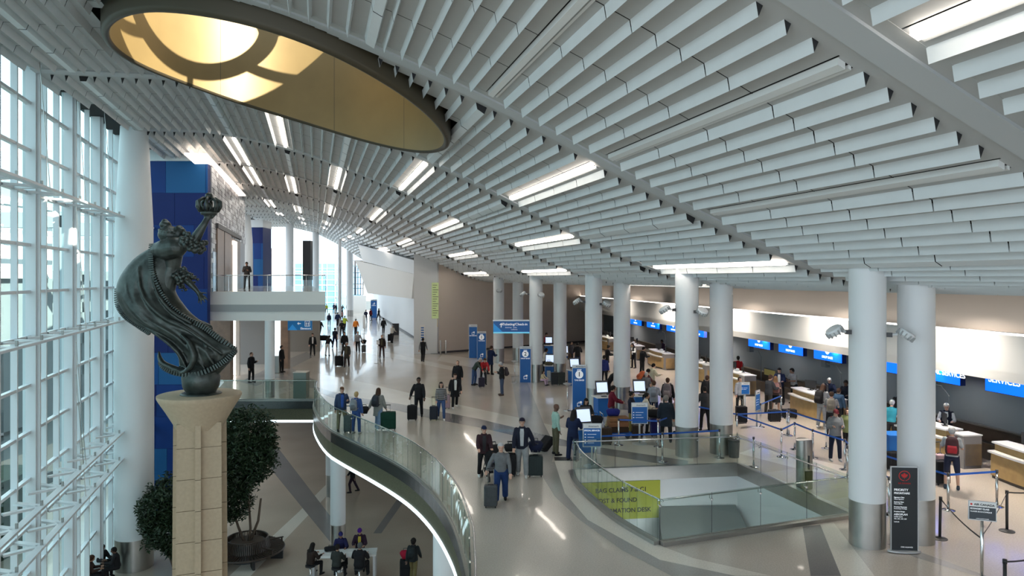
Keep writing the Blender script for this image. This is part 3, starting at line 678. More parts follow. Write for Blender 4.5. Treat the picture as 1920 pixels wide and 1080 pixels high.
bg2 = MB(); bmat = mat('blue glazing outdoors', (.16,.42,.66), .3, metal=.1, noise=.15, nscale=.15)
bg2.box(-52,-40,165,190,-3,9.6,bmat); 
for i in range(9): bg2.box(-52,-40,164.9,165,-2+i*1.3,-1.9+i*1.3,M_mull)
for i in range(7): bg2.box(-52+i*1.9,-51.88+i*1.9,164.9,165,-3,9.6,M_mull)
tag(bg2.build('glass_building'), 'blue glass building outdoors behind the far end window', 'building')
ORD = ('nearest','second','third','fourth','fifth','sixth','farthest')
# ================================================================ lights of the ticketing area (downlights added for brightness under the bulkhead and the low ceiling)
def downlight(p, power, label, size=.5, rot=(0,0,0)):
    t = thing('downlight', label, 'light', p, 0, 'recessed downlights over the ticketing area')
    m = MB(); m.cyl((0,0), .11, -.02, .0, M_lamp, 16); m.build('lens', t); m = MB(); m.lathe((0,0), [(.11,-.01),(.15,-.03),(.15,.0)], M_white, 16); m.build('ring', t)
    l = bpy.data.lights.new('downlight lamp', 'AREA'); l.shape = 'DISK'; l.size = size; l.energy = power; l.color = (1,.90,.80); l.spread = 2.4
    o = bpy.data.objects.new('lamp', l); COL.objects.link(o); o.parent = t; o.location = (0,0,-.06)
for i, Y in enumerate((20, 26, 32, 38, 45, 53, 62)):
    downlight(TW(20.0, Y, 3.08), 70, 'added fill downlight in the bulkhead soffit above the %s counter' % ORD[i])  # unseen lamps added to brighten the counters
for i, Y in enumerate((16, 23, 30, 38, 47, 56)):
    p = TW(17.2, Y); s_, u_ = SU(p.x, p.y)
    downlight((p.x, p.y, zc(s_)-.06), 240, 'added fill downlight in the low ceiling beyond the columns, %s from the viewer' % ORD[i])  # lamps added to brighten the zone beyond the columns
for (x, y, z, pw_) in ((-3.5,57.5,8.6,160),(-.5,60.5,7.6,120)):
    downlight((x,y,z-.35), pw_, 'warm downlight washing the beige wall, %s' % ('beside the white pillar' if x < -2 else 'behind the far columns'))
# ================================================================ remesh helper : joins closed shapes into one continuous surface
def remeshed(mb, voxel, smooth=3, name='mesh'):
    me = mb.mesh(name); o = bpy.data.objects.new('tmp', me); COL.objects.link(o)
    r = o.modifiers.new('r', 'REMESH'); r.mode = 'VOXEL'; r.voxel_size = voxel
    if smooth: sm = o.modifiers.new('s', 'SMOOTH'); sm.factor = .5; sm.iterations = smooth
    out_ = bpy.data.meshes.new_from_object(o.evaluated_get(bpy.context.evaluated_depsgraph_get())); bpy.data.objects.remove(o)
    out_.materials.clear(); 
    for m in mb.mats: out_.materials.append(m)
    out_.polygons.foreach_set('material_index', [0]*len(out_.polygons)); out_.polygons.foreach_set('use_smooth', [True]*len(out_.polygons)); out_.update(); out_.name = name
    return out_
def link(name, me, parent=None, loc=(0,0,0), rot=(0,0,0), scale=1):
    o = bpy.data.objects.new(name, me); COL.objects.link(o); o.parent = parent; o.location = loc; o.rotation_euler = rot
    o.scale = (scale,)*3 if not isinstance(scale, (tuple, list)) else scale; return o
def capsule(mb, a, b, r0, r1, m, n=10):
    a, b = Vector(a), Vector(b); mb.tube([a, a.lerp(b,.5), b], [r0, (r0+r1)/2, r1], m, n=n); mb.ball(a, r0, m, n, 6); mb.ball(b, r1, m, n, 6)
def limb(mb, pts, rs, m, n=12, ell=None):
    mb.tube(pts, rs, m, n=n, ell=ell)
    for p, r in zip(pts, rs): mb.ball(p, r*.985, m, n, 8)
# ================================================================ statue
YS = 16.6; KS = YS/FPX
M_bronze = mat('dark bronze', (.050,.060,.055), .36, metal=.6, noise=.4, nscale=5, bump=.25)
M_stone = mat('sandstone', (.40,.315,.215), .75, noise=.06, nscale=14)
M_stonej = mat('sandstone joint', (.30,.24,.17), .9)
sx, sz = (377-960)*KS, CH+(HY-738)*KS
stt = thing('statue', 'tall dark bronze statue of a windswept robed woman holding up a crown', 'statue', (sx, YS, sz))
def S(px, py, dy=0.0): return Vector(((px-377)*KS, dy, (738-py)*KS))
gl_ = MB(); gl_.lathe((0,0), [(.30,-.0),(.33,.05),(.40,.18),(.42,.38),(.36,.58),(.22,.70),(.1,.74)], M_bronze, 36); gl_.lathe((0,0), [(.46,-.01),(.44,.02),(.40,.035)], M_bronze, 24); gl_.build('globe', stt, 1)
rows_ = [((303,455),(345,447),.30),((262,478),(338,478),.34),((235,505),(330,505),.40),((222,537),(326,545),.42),((226,572),(348,578),.42),((250,603),(372,600),.40),((288,624),(398,622),.38),((316,645),(424,640),.36),((336,668),(443,655),.34),((338,688),(434,676),.30),((352,702),(408,704),.2)]
rb_ = MB(); NT = 56; vs = []
def cat(f, n):      # smooth resample of rows
    outp = []
    for i in range(n):
        t = i/(n-1)*(len(f)-1); k = min(len(f)-2, int(t)); u = t-k
        p = [f[max(0,k-1)], f[k], f[k+1], f[min(len(f)-1,k+2)]]
        c = lambda a,b,c_,d: .5*((2*b)+(-a+c_)*u+(2*a-5*b+4*c_-d)*u*u+(-a+3*b-3*c_+d)*u**3)
        outp.append(tuple(c(*[q[j] for q in p]) for j in range(5)))
    return outp
rr = cat([(l[0],l[1],r[0],r[1],d) for l, r, d in rows_], 60)
for i, (lx,ly,rx,ry,dep) in enumerate(rr):
    L_, R_ = S(lx,ly), S(rx,ry); c = (L_+R_)/2; h = (R_-L_)/2; t = i/59
    for j in range(NT):
        a = 2*pi*j/NT; ca, sa = math.cos(a), math.sin(a)
        fold = 1+ (.10*math.sin(5*a+7*t+1)+.07*math.sin(9*a-6*t)+.05*math.sin(14*a+11*t))*min(1, t*1.6)*(1-abs(ca)**6)
        vs.append(c+h*ca*(1+.02*math.sin(8*t*pi)) + Vector((0,-1,0))*(sa*dep*h.length*1.55*fold))
n_ = len(rr); fsr = [(i*NT+j, i*NT+(j+1)%NT, (i+1)*NT+(j+1)%NT, (i+1)*NT+j) for i in range(n_-1) for j in range(NT)]
fsr += [tuple(range(NT-1,-1,-1)), tuple((n_-1)*NT+j for j in range(NT))]
rb_.add(vs, fsr, M_bronze)
# deep drapery ridges laid over the cloak
def ridge(pts, r, m=M_bronze, dy=-.3):
    p = cat([(x,y,d,w_,0) for x,y,d,w_ in pts], 14); mbx.tube([S(a,b,c) for a,b,c,_,_ in p], [max(.015,q[3]) for q in p], m, n=8, ell=(1,.8))
mbx = rb_
ridge([(250,520,-.30,.03),(262,560,-.42,.06),(300,600,-.42,.07),(345,628,-.40,.06),(380,665,-.38,.05),(395,690,-.3,.03)], 0)
ridge([(275,500,-.36,.03),(285,550,-.45,.05),(320,590,-.45,.07),(362,612,-.42,.06),(400,640,-.36,.05),(425,662,-.26,.03)], 0)
ridge([(240,560,-.25,.03),(270,600,-.32,.05),(310,625,-.36,.06),(345,655,-.36,.06),(362,690,-.3,.03)], 0)
ridge([(300,490,-.34,.02),(308,540,-.42,.04),(335,580,-.40,.05),(372,605,-.34,.04)], 0)
ridge([(355,625,-.42,.03),(372,640,-.46,.07),(380,668,-.44,.09),(365,690,-.36,.07),(345,697,-.3,.04)], 0)
ridge([(395,640,-.30,.03),(402,662,-.36,.05),(412,682,-.28,.04)], 0)
# curled tail of the cloak
ridge([(300,657,-.05,.02),(303,668,-.10,.06),(312,680,-.16,.09),(335,690,-.22,.11),(365,699,-.24,.10),(395,697,-.2,.08),(425,682,-.1,.05)], 0)
ridge([(352,600,.1,.05),(372,605,.1,.07),(392,612,.05,.05),(396,618,.05,.03)], 0)      # foot shape under the hem
robe = remeshed(rb_, .022, 4, 'robe'); link('robe', robe, stt)
tr_ = MB()       # embossed border of the cloak
bt = [(296,458,-.26),(298,485,-.34),(303,515,-.38),(316,548,-.36),(334,575,-.32),(360,596,-.26),(390,612,-.2),(415,632,-.16),(443,655,-.05)]
bt2 = [(443,657,-.06),(432,672,-.22),(412,686,-.30),(380,698,-.34),(345,697,-.30),(318,688,-.22),(306,676,-.14)]
bt3 = [(223,540,-.05),(226,570,-.1),(240,592,-.12),(262,608,-.12),(288,624,-.15)]
for b_ in (bt, bt2, bt3):
    tr_ = MB(); p = cat([(x,y,d,0,0) for x,y,d in b_], 60 if b_ is bt else 36)
    for (x,y,d,_,_), (x2,y2,d2,_,_) in zip(p[:-1:1], p[1::1]):
        a, b = S(x,y,d), S(x2,y2,d2); dd = (b-a); ang = math.atan2(dd.z, dd.x)
        tr_.obox((a+b)/2, dd.length*.30, .045, .055, M_bronze, rot=Matrix.Rotation(-ang, 3, 'Y'))
    tr_.build('robe_border', stt)
# body : torso, head, hair, sleeves, arms, hands in one surface
bd_ = MB(); M = M_bronze
limb(bd_, [S(318,455), S(325,475,-.05), S(322,500,-.02), S(310,540)], [.20,.24,.20,.22], M, 16)
limb(bd_, [S(318,468,-.0), S(326,452), S(330,444)], [.14,.10,.10], M)
bd_.ball(S(320,440,-.05), (.26,.22,.20), M, 22, 14); bd_.ball(S(338,438,-.06), (.13,.15,.19), M, 16, 12); bd_.ball(S(350,438,-.06), (.03,.035,.055), M); bd_.ball(S(344,450,-.06), (.06,.07,.05), M); bd_.ball(S(345,431,-.06), (.05,.11,.03), M)
bd_.ball(S(312,422,-.05), (.13,.13,.10), M, 16, 10); bd_.ball(S(311,415,-.05), (.07,.07,.055), M, 12, 8)
for i in range(22):         # braid around the head
    a = pi*2*i/22; bd_.ball(S(322+20*math.cos(a), 433+2*math.cos(a)-2*math.sin(a), -.05+.20*math.sin(a)), .036, M, 8, 6)
# near arm raised with the crown
limb(bd_, [S(306,470,-.22), S(322,469,-.30), S(342,465,-.32), S(360,458,-.30)], [.19,.24,.24,.14], M, 16)
for i in range(12):
    a = 2*pi*i/12; c = S(372,456,-.28); ax = (S(395,418)-S(372,456)).normalized(); x = Vector((0,1,0)); y = ax.cross(x)
    for rr_, hh, sz_ in ((.17,.0,.075),(.24,.12,.055),(.22,-.10,.07),(.28,-.02,.045)): bd_.ball(c+x*math.cos(a+hh)*rr_+y*math.sin(a+hh)*rr_+ax*(hh+.03*math.sin(3*a)), sz_*(1+.25*math.sin(5*a)), M, 8, 6)
limb(bd_, [S(372,456,-.28), S(384,436,-.28), S(393,420,-.26), S(396,413,-.25)], [.13,.10,.072,.065], M)
bd_.ball(S(398,408,-.25), (.085,.05,.09), M)
for (x,y,x2,y2,x3,y3,dy) in ((393,407,389,399,388,392,-.28),(396,405,394,396,394,389,-.33),(400,405,401,396,402,389,-.33),(403,407,407,399,409,392,-.3),(404,410,411,404,416,398,-.22)):
    limb(bd_, [S(x,y,dy*.9), S(x2,y2,dy), S(x3,y3,dy)], [.028,.025,.02], M, 8)
# far arm stretched down to the right
limb(bd_, [S(318,480,.05), S(322,495,.02), S(330,510,0), S(338,515,0)], [.15,.18,.15,.10], M, 14)
for i in range(10):
    a = 2*pi*i/10; c = S(343,520,0); ax = (S(370,548)-S(343,520)).normalized(); x = Vector((0,1,0)); y = ax.cross(x)
    for rr_, hh, sz_ in ((.13,.0,.06),(.19,.10,.05),(.22,.20,.035),(.17,-.10,.05)): bd_.ball(c+x*math.cos(a+hh)*rr_+y*math.sin(a+hh)*rr_+ax*(hh+.03*math.sin(3*a)), sz_*(1+.25*math.sin(4*a)), M, 8, 6)
limb(bd_, [S(343,520,0), S(357,532,0), S(368,544,0), S(371,548,0)], [.10,.075,.052,.048], M)
bd_.ball(S(374,552,0), (.06,.04,.07), M)
for (x2,y2,x3,y3,dy) in ((374,562,373,568,-.02),(378,562,379,570,-.05),(382,560,385,567,-.03),(384,556,389,563,0),(379,549,386,550,.04)):
    limb(bd_, [S(374,552,dy*.5), S(x2,y2,dy), S(x3,y3,dy)], [.026,.022,.016], M, 8)
link('figure', remeshed(bd_, .017, 2, 'figure'), stt, label=None) if False else link('figure', remeshed(bd_, .017, 2, 'figure'), stt)
cr = MB(); c = S(401,403,-.27)
cr.lathe((c.x,c.y), [(.13,c.z-.03),(.17,c.z-.02),(.185,c.z+.03),(.17,c.z+.05),(.20,c.z+.09)], M, 24)
for i in range(8):
    a = 2*pi*i/8+.2; d = Vector((math.cos(a), math.sin(a), 0)); cr.tube([c+d*.19+Vector((0,0,.05)), c+d*.25+Vector((0,0,.17)), c+d*.25+Vector((0,0,.27)), c+d*.14+Vector((0,0,.35)), c+d*.03+Vector((0,0,.33))], [.035,.04,.038,.035,.03], M, n=8)
    cr.tube([c+Vector((math.cos(a+.25)*.2, math.sin(a+.25)*.2, .05)), c+Vector((math.cos(a+.39)*.25, math.sin(a+.39)*.25, .16)), c+Vector((math.cos(a+.53)*.2, math.sin(a+.53)*.2, .05))], .022, M, n=6)
cr.ball(c+Vector((0,0,.17)), (.07,.07,.09), M); cr.ball(c+Vector((0,0,.40)), .085, M, 16, 12); cr.build('crown', stt, 1)
# pedestal
pd = thing('pedestal', 'tall tan stone block pedestal with shallow bowl top carrying the bronze statue', 'pedestal', (sx-.03, YS, -6))
zt = sz+6
b_ = MB(); b_.lathe((0,0), [(.50,zt-.78),(.54,zt-.70),(.72,zt-.38),(.88,zt-.12),(.91,zt-.06),(.91,zt-.01),(.88,zt),(.1,zt-.005)], M_stone, 56); b_.build('bowl', pd, 2)
sh = MB(); z = 0; sh.obox((0,0,(zt-.6)/2), .44, .44, (zt-.6)/2, M_stonej, rz=.38)
while z < zt-.62:
    z1 = min(z+.70, zt-.6); k0, k1 = 1+.10*(1-z/zt), 1+.10*(1-z1/zt); 
    def rect(cx, cy, hx, hy, k, zz, rz=.38):
        R_ = Matrix.Rotation(rz, 3, 'Z'); return [R_ @ Vector(((cx+a*hx)*k, (cy+b*hy)*k, zz)) for a, b in ((-1,-1),(1,-1),(1,1),(-1,1))]
    for (cx,cy_,hx,hy) in ((0,0,.46,.46),(-.02,-.47,.06,.10),(.47,-.0,.10,.06),(-.47,0,.08,.06)):
        sh.hexa(rect(cx,cy_,hx,hy,k0,z+.006), rect(cx,cy_,hx,hy,k1,z1-.006), M_stone)
    z = z1
sh.build('shaft', pd)
# ================================================================ trees, round bench
M_leaf = mat('dark green leaves', (.020,.040,.016), .45); M_leaf2 = mat('mid green leaves', (.035,.065,.028), .45); M_bark = mat('bark', (.10,.07,.05), .8)
def tree(loc, blobs, nleaf, label, seed, trunk):
    rnd = random.Random(seed); t = thing('potted_tree', label, 'tree', loc, 0, 'indoor trees by the round bench')
    tb = MB()
    for b in trunk: tb.tube([Vector(p) for p in b], [.07,.055,.045,.03][:len(b)], M_bark, n=7)
    tb.build('trunk', t, 1)
    lf_ = MB(); ltot = sum(b[3]**2 for b in blobs)
    vs1, fs1, vs2, fs2 = [], [], [], []
    for (x, y, z, r, rz_) in blobs:
        for i in range(int(nleaf*r*r/ltot)):
            th, ph = rnd.random()*2*pi, math.acos(rnd.uniform(-1,1)); q = (.55+.5*rnd.random())**.7
            lump = 1+.16*math.sin(5*th+x*3)*math.sin(4*ph)+.10*math.sin(11*th)
            c = Vector((x+r*q*lump*math.sin(ph)*math.cos(th), y+r*q*lump*math.sin(ph)*math.sin(th), z+rz_*q*lump*math.cos(ph)))
            e = Euler((rnd.uniform(-.9,.6), rnd.uniform(-.5,.5), rnd.random()*6.3)).to_matrix(); l = rnd.uniform(.07,.13); ww = l*.38
            pts_ = [c+e@Vector(v) for v in ((0,-l,0),(ww,0,.02),(0,l,-.03),(-ww,0,.02))]
            A, B = (vs1, fs1) if rnd.random() < .7 else (vs2, fs2); o = len(A); A += pts_; B.append((o,o+1,o+2,o+3))
    lf_.add(vs1, fs1, M_leaf); lf_.add(vs2, fs2, M_leaf2); lf_.build('foliage', t)
    return t
bc = Vector((-11.55, 31.4, -6))
tree(bc, [(.05,0,5.3,1.15,1.2),(-.2,.2,4.3,1.2,1.2),(.35,0,4.4,.9,1.0),(-.65,0,3.3,1.0,1.0),(-.8,.1,2.4,.95,.8),(-.5,-.2,6.0,.7,.6),(.7,.1,5.2,.5,.9)], 15000, 'leafy dark green indoor tree rising from the round slatted bench', 4, [[(0,0,.3),(.15,0,1.3),(.05,.05,2.5),(.1,0,4)],[(0,0,.4),(.45,.1,1.6),(.6,0,2.6)],[(0,0,.4),(-.4,0,1.4),(-.7,0,2.4)]])
tree(Vector((-13.8,29.5,-6)), [(0,0,3.3,1.0,.9),(-.6,0,2.8,.9,.8),(.55,0,2.7,1.0,.9),(-.1,0,1.9,1.1,.8),(-.8,0,2.2,.6,.6),(.9,0,4.0,.8,.9),(.2,0,1.3,.7,.5)], 13000, 'shorter dark green indoor tree between the thick white column and the pedestal', 8, [[(0,0,0),(.05,0,1.0),(0,0,2.2)],[(0,0,.2),(.4,0,1.2),(.6,0,2)],[(0,0,.2),(-.3,0,1.1),(-.5,0,2)]])
bn = thing('round_bench', 'dark wooden slatted ring bench around the indoor tree on the lower floor', 'bench', bc)
M_slat = mat('dark stained slats', (.045,.03,.022), .45)
m = MB(); R1, R2 = .95, 1.55
for i in range(76):
    a = 2*pi*i/76; d = Vector((math.cos(a), math.sin(a), 0)); tt = Vector((-d.y,d.x,0))*.026
    q = [d*R1-tt*.8, d*R2-tt, d*R2+tt, d*R1+tt*.8]; m.hexa([v+Vector((0,0,.40)) for v in q], [v+Vector((0,0,.45)) for v in q], M_slat)
    q = [d*(R1-.02)-tt*.8, d*(R1+.03)-tt*.8, d*(R1+.03)+tt*.8, d*(R1-.02)+tt*.8]; q2 = [v*.9 for v in q]; m.hexa([v+Vector((0,0,.45)) for v in q], [v+Vector((0,0,.88)) for v in q2], M_slat)
m.build('slats', bn)
m = MB(); m.tube([Vector((R2*math.cos(2*pi*i/48), R2*math.sin(2*pi*i/48), .40)) for i in range(48)], .04, M_slat, n=6, closed=True); m.tube([Vector((R1*.9*math.cos(2*pi*i/48), R1*.9*math.sin(2*pi*i/48), .9)) for i in range(48)], .035, M_slat, n=6, closed=True); m.build('rails', bn)
for i in range(6): a = 2*pi*i/6; m = MB(); m.obox((1.3*math.cos(a), 1.3*math.sin(a), .2), .26, .05, .2, M_black, rz=a); m.build('leg', bn)
for i in range(3): a = -.5+i*1.1; m = MB(); m.obox((1.25*math.cos(a), 1.25*math.sin(a), .62), .32, .04, .02, M_slat, rz=a); m.obox((1.5*math.cos(a), 1.5*math.sin(a), .54), .03,.04,.1,M_slat, rz=a); m.build('armrest', bn)
m = MB(); m.cyl((0,0), .75, 0, .75, M_dark, 32); m.cyl((0,0), .68, .75, .77, M_bark, 32); tag(m.build('planter', None, 2, loc=bc), 'dark round planter inside the slatted ring bench', 'planter')
# ================================================================ signs, totems, barriers
M_frame = mat('silver sign frame', (.55,.56,.57), .35, metal=.5)
def logo(parent, x, z, w_, name='logo', y=-.035):
    text('American', w_*.17, mat('dark blue lettering', (.03,.06,.13), .5), parent, (x+w_*.38, y, z), align='RIGHT', name='lettering')
    m = MB(); m.add([(x+w_*.40,y,z+w_*.07),(x+w_*.44,y,z+w_*.07),(x+w_*.47,y,z),(x+w_*.49,y,z-w_*.05),(x+w_*.45,y,z-w_*.05),(x+w_*.44,y,z)], [(5,4,3,2,1,0)], M_ink); m.build(name, parent)
def totem(px, py, h, w_, step, word, label, rz=0.0):
    p = P(px, py); t = thing('sign_totem', label, 'sign', p, rz, 'blue totem signs')
    m = MB(); m.box(-w_/2, w_/2, -.03, .03, .0, h*.93, M_blue); pn = m.build('panel', t)
    m = MB(); m.box(-w_/2, w_/2, -.03, .03, h*.93, h*1.0, mat('totem header', (.72,.74,.76), .5)); hd_ = m.build('header', t)
    m = MB(); m.box(-w_/2-.02,-w_/2,-.035,.035,0,h,M_frame); m.box(w_/2,w_/2+.02,-.035,.035,0,h,M_frame); m.build('frame', t)
    logo(hd_, 0, h*.962, w_*.95)
    if step:
        text('STEP', w_*.16, M_txt, pn, (0,-.035,h*.885), bold=.003)
        m = MB(); m.add([(w_*.30*math.cos(2*pi*i/32), -.034, h*.79+w_*.30*math.sin(2*pi*i/32)) for i in range(32)], [tuple(range(31,-1,-1))], M_txt); m.build('number_disc', pn)
        text(step, w_*.48, M_ink, pn, (0,-.040,h*.79), bold=.006)
    text(word, w_*.155, M_txt, pn, (0,-.035,h*.665), bold=.003)
    if True:         # suitcase pictogram near the foot
        m = MB(); z0 = h*.10 if step else h*.70; k = w_
        for (a,b,c,d) in ((-.16,.16,0,.03),(-.16,.16,.22,.25),(-.16,-.13,0,.25),(.13,.16,0,.25),(-.07,-.05,.25,.33),(.05,.07,.25,.33),(-.07,.07,.31,.33),(-.13,-.09,-.03,0),(.09,.13,-.03,0)): m.box(a*k,b*k,-.037,-.031,z0+c*k,z0+d*k,M_txt)
        m.add([(.12*k+.09*k*math.cos(2*pi*i/16), -.039, z0+.30*k+.09*k*math.sin(2*pi*i/16)) for i in range(16)], [tuple(range(15,-1,-1))], M_txt); m.build('pictogram', pn)
    return t
totem(1086, 770, 2.15, .62, '1', 'TAG BAGS', 'blue totem sign reading STEP 1 TAG BAGS, the nearest and largest one')
totem(985, 717, 2.15, .64, '2', 'DROP BAGS', 'blue totem sign reading STEP 2 DROP BAGS')
totem(903, 674, 2.15, .66, '1', 'TAG BAGS', 'blue STEP 1 TAG BAGS totem near the beige wall, in front of another totem')
totem(887, 671, 2.6, .62, '', 'SELF-SERVICE', 'taller blue totem half hidden behind the STEP 1 totem near the beige wall')
totem(701, 596, 2.9, .95, '', 'CHECK-IN', 'distant blue totem standing far down the hall by the white wall')
def signstand(px, py, ztop, w_, h, label, title, rz=0.0, z=0.0, lines=4, face=None):
    p = P(px, py, z); t = thing('sign_stand', label, 'sign', p, rz, 'framed signs on posts')
    m = MB(); m.cyl((0,0), .035, .02, ztop-h/2, M_frame, 12); m.build('post', t, 1)
    m = MB(); m.lathe((0,0), [(.28,0),(.28,.012),(.06,.03)], M_frame, 24); m.build('base', t)
    m = MB(); m.box(-w_/2,w_/2,-.045,-.015,ztop-h,ztop,M_frame); m.build('frame', t)
    m = MB(); m.box(-w_/2+.03,w_/2-.03,-.052,-.04,ztop-h+.03,ztop-.03-h*.17,face or M_blue); m.box(-w_/2+.03,w_/2-.03,-.052,-.04,ztop-.03-h*.16,ztop-.03,M_ctop); pn = m.build('panel', t)
    logo(pn, 0, ztop-h*.12, w_*.7, y=-.055)
    if title: text(title, w_*.105, M_txt, pn, (-w_*.43,-.055,ztop-h*.30), align='LEFT', bold=.002)
    m = MB()
    for i in range(lines): m.box(-w_*.40,-w_*.33,-.056,-.05,ztop-h*(.46+.12*i)-.015,ztop-h*(.46+.12*i)+.015,M_txt); m.box(-w_*.25,w_*(.1 if i%2 else .22),-.056,-.05,ztop-h*(.46+.12*i)-.006,ztop-h*(.46+.12*i)+.006,M_txt)
    m.build('small_print', pn)
signstand(1110, 874, 1.42, .62, .78, 'blue framed sign reading SPECIAL SERVICES beside the stair void', 'SPECIAL SERVICES')
signstand(1199, 832, 1.55, .62, .80, 'blue framed information sign on a post between the two nearest column pairs', '', lines=3)
signstand(1419, 801, 1.55, .50, .85, 'blue framed sign turned sideways in the belt queue right of the second column pair', '', rz=.9, lines=3)
signstand(1397, 785, 1.62, .40, .55, 'small blue framed sign behind the sideways queue sign', '', lines=2)
signstand(709, 681, 1.68, .22, .30, 'thin sign post standing alone on the concourse beside the man in dark brown', '', lines=1, face=M_ctop)
signstand(683, 626, 2.1, .30, 1.5, 'tall narrow pale sign stand far down the hall beside the orange vested worker', '', lines=1, face=M_ctop)
for px_, py_, hh_, lb_ in ((965,717,1.2,'left of the STEP 2 totem'),(1064,770,1.2,'left of the nearest STEP 1 totem')):
    t = thing('dispenser_stand', 'slim steel post with a round clear tray, '+lb_, 'stand', P(px_,py_)); m = MB(); m.cyl((0,0), .025, .02, hh_, M_chrome, 12); m.build('post', t, 1); m = MB(); m.lathe((0,0), [(.2,0),(.2,.015),(.04,.03)], M_chrome, 24); m.build('base', t, 2); m = MB(); m.lathe((0,0), [(.04,hh_-.02),(.20,hh_+.05),(.21,hh_+.08),(.03,hh_+.08)], M_frame, 24); m.build('tray', t, 2)
t = thing('partition_board', 'grey free standing board with silver frame left of the second columns', 'board', P(1264,806)); m = MB(); m.box(-.42,.42,-.02,.02,.12,1.05,M_grey); m.build('panel', t); m = MB(); m.tube([(-.44,0,0),(-.44,0,1.02),(-.38,0,1.08),(.38,0,1.08),(.44,0,1.02),(.44,0,0)], .025, M_frame, n=8); m.build('frame', t)
t = thing('easel_sign', 'pale easel sign against the beige wall', 'sign', P(864,658)); m = MB(); m.box(-.32,.32,-.03,0,.45,1.2,M_ctop); m.box(-.2,.2,-.04,-.03,.6,1.05,M_dark); m.build('board', t); m = MB(); m.tube([(-.3,0,0),(-.3,0,1.2)], .02, M_frame, n=6); m.build('leg', t); m = MB(); m.tube([(.3,0,0),(.3,0,1.2)], .02, M_frame, n=6); m.build('leg', t)
for i_, px_ in enumerate((826,836)): m = MB(); m.cyl((0,0), .06, 0, 1.15, M_frame, 12); tag(m.build('bollard', None, 1, loc=P(px_,664.5)), 'short silver bollard before the beige wall, %s one' % ('left','right')[i_], 'bollard')
m = MB(); m.box(-.35,.35,-.2,.2,0,1.25,M_black); m.box(-.3,-.1,-.22,-.2,.3,1.1,M_dark); tag(m.build('screening_cabinet', None, loc=P(747,628)+Vector((-.3,0,0)), bevel=.03), 'black cabinet standing against the long white wall', 'cabinet')
# belt barriers
M_post2 = M_chrome
def stanchion(px, py, kind, label, to=None, h=1.0, z=0.0, lean=0.0, grp='chrome belt barrier posts', sag=.0):
    p = P(px, py, z) if not isinstance(px, Vector) else px
    t = thing('barrier_post', label, 'barrier', p, 0, grp); mt = M_chrome if kind == 'c' else M_black
    m = MB(); m.lathe((0,0), [(.17,0),(.17,.012),(.06,.03),(.035,.05)], mt, 24); m.build('base', t, 2)
    m = MB(); m.tube([(0,0,.03),(lean,0,h-.06)], .032, mt, n=12); m.build('post', t, 1)
    m = MB(); m.tube([(lean,0,h-.08),(lean,0,h+.0)], .038, M_dark if kind == 'c' else M_black, n=12); m.build('belt_head', t, 1)
    for q in (to or []):
        q = q-p; d = Vector((q.x,q.y,0)).normalized(); nn = Vector((-d.y,d.x,0))*.002; m = MB(); k = 8
        A = Vector((lean,0,h-.05))+d*.03; B = Vector((q.x,q.y,h-.05+q.z))-d*.03
        for i in range(k):
            a = A.lerp(B,i/k)+Vector((0,0,-sag*4*(i/k)*(1-i/k))); b = A.lerp(B,(i+1)/k)+Vector((0,0,-sag*4*((i+1)/k)*(1-(i+1)/k)))
            bw = .028 if kind == 'c' else .016
            m.hexa([a-nn-Vector((0,0,bw)), b-nn-Vector((0,0,bw)), b+nn-Vector((0,0,bw)), a+nn-Vector((0,0,bw))], [a-nn+Vector((0,0,bw)), b-nn+Vector((0,0,bw)), b+nn+Vector((0,0,bw)), a+nn+Vector((0,0,bw))], M_belt if kind == 'c' else M_black)
        m.build('belt', t)
    return t
SB = {'a':(1160,835),'b':(1234,838),'c':(1117,872),'d':(1242,866),'e':(1349,859),'f':(1413,876),'g':(1476,816),'h':(1490,843),'i':(1524,859),'j':(1549,841),'k':(1584,881),'m':(1382,823),'n':(1465,857),'o':(1479,817),'p':(1465,782),'q':(1426,801),'r':(1589,896),'s':(1308,806),'t':(1660,866),'u':(1660,915),'v':(1667,965),'w':(1778,957),'x':(1869,950),'y':(1640,842)}
SP = {k: P(*v) for k, v in SB.items()}
links = {'a':'bC','c':'d','d':'e','b':'s','s':'m','m':'on','o':'j','n':'h','h':'i','i':'k','q':'p','k':'v','w':'xu','g':'','v':'','u':'t','t':'y'}
LAB = {'a':'between the two blue framed signs','b':'just left of the second column pair','c':'right behind the far rail corner by the SPECIAL SERVICES sign','d':'behind the middle of the far glass rail','e':'between the two columns of the second pair','f':'behind the far right corner of the stair void','g':'in the queue, behind the steel kiosk','h':'directly behind the steel kiosk','i':'to the right of the steel kiosk','j':'two steps left of the man in the red cap','k':'in front of the man in the red cap','m':'at the near left queue corner','n':'in the middle of the queue lanes','o':'at the far corner of the queue lanes','p':'at the far end of the queue near the desk staff','q':'beside the sideways blue sign','r':'by the railing corner next to the nearest column','s':'hidden between the columns of the second pair','t':'behind the nearest column pair, far one','u':'between the nearest two columns, middle one','v':'between the nearest two columns, near one','w':'right of the nearest column pair','x':'carrying a small blue sign near the right counter','y':'behind the left column of the nearest pair'}
for k, v in SP.items():
    stanchion(v, 0, 'c', 'chrome belt post '+LAB[k], [SP[c] for c in links.get(k, '') if c in SP])
def bpost(px, py, label, to=None, lean=0): return stanchion(P(px,py), 0, 'b', label, to, grp='black belt barrier posts', lean=lean, sag=.06, h=1.0)
kA, kB, kC = P(1762,1010), P(1888,996), P(1884,1150)
bpost(1762,1010,'leaning black barrier post right of the nearest column pair',[P(1841,1110)+Vector((0,0,.1))],.02)
bpost(1888,996,'black barrier post standing near the right edge of the picture',[P(1990,985), P(1841,1110)+Vector((0,0,.15))])
bpost(1884,1150,'black barrier post cut by the lower right corner of the picture',[P(2000,1120)])
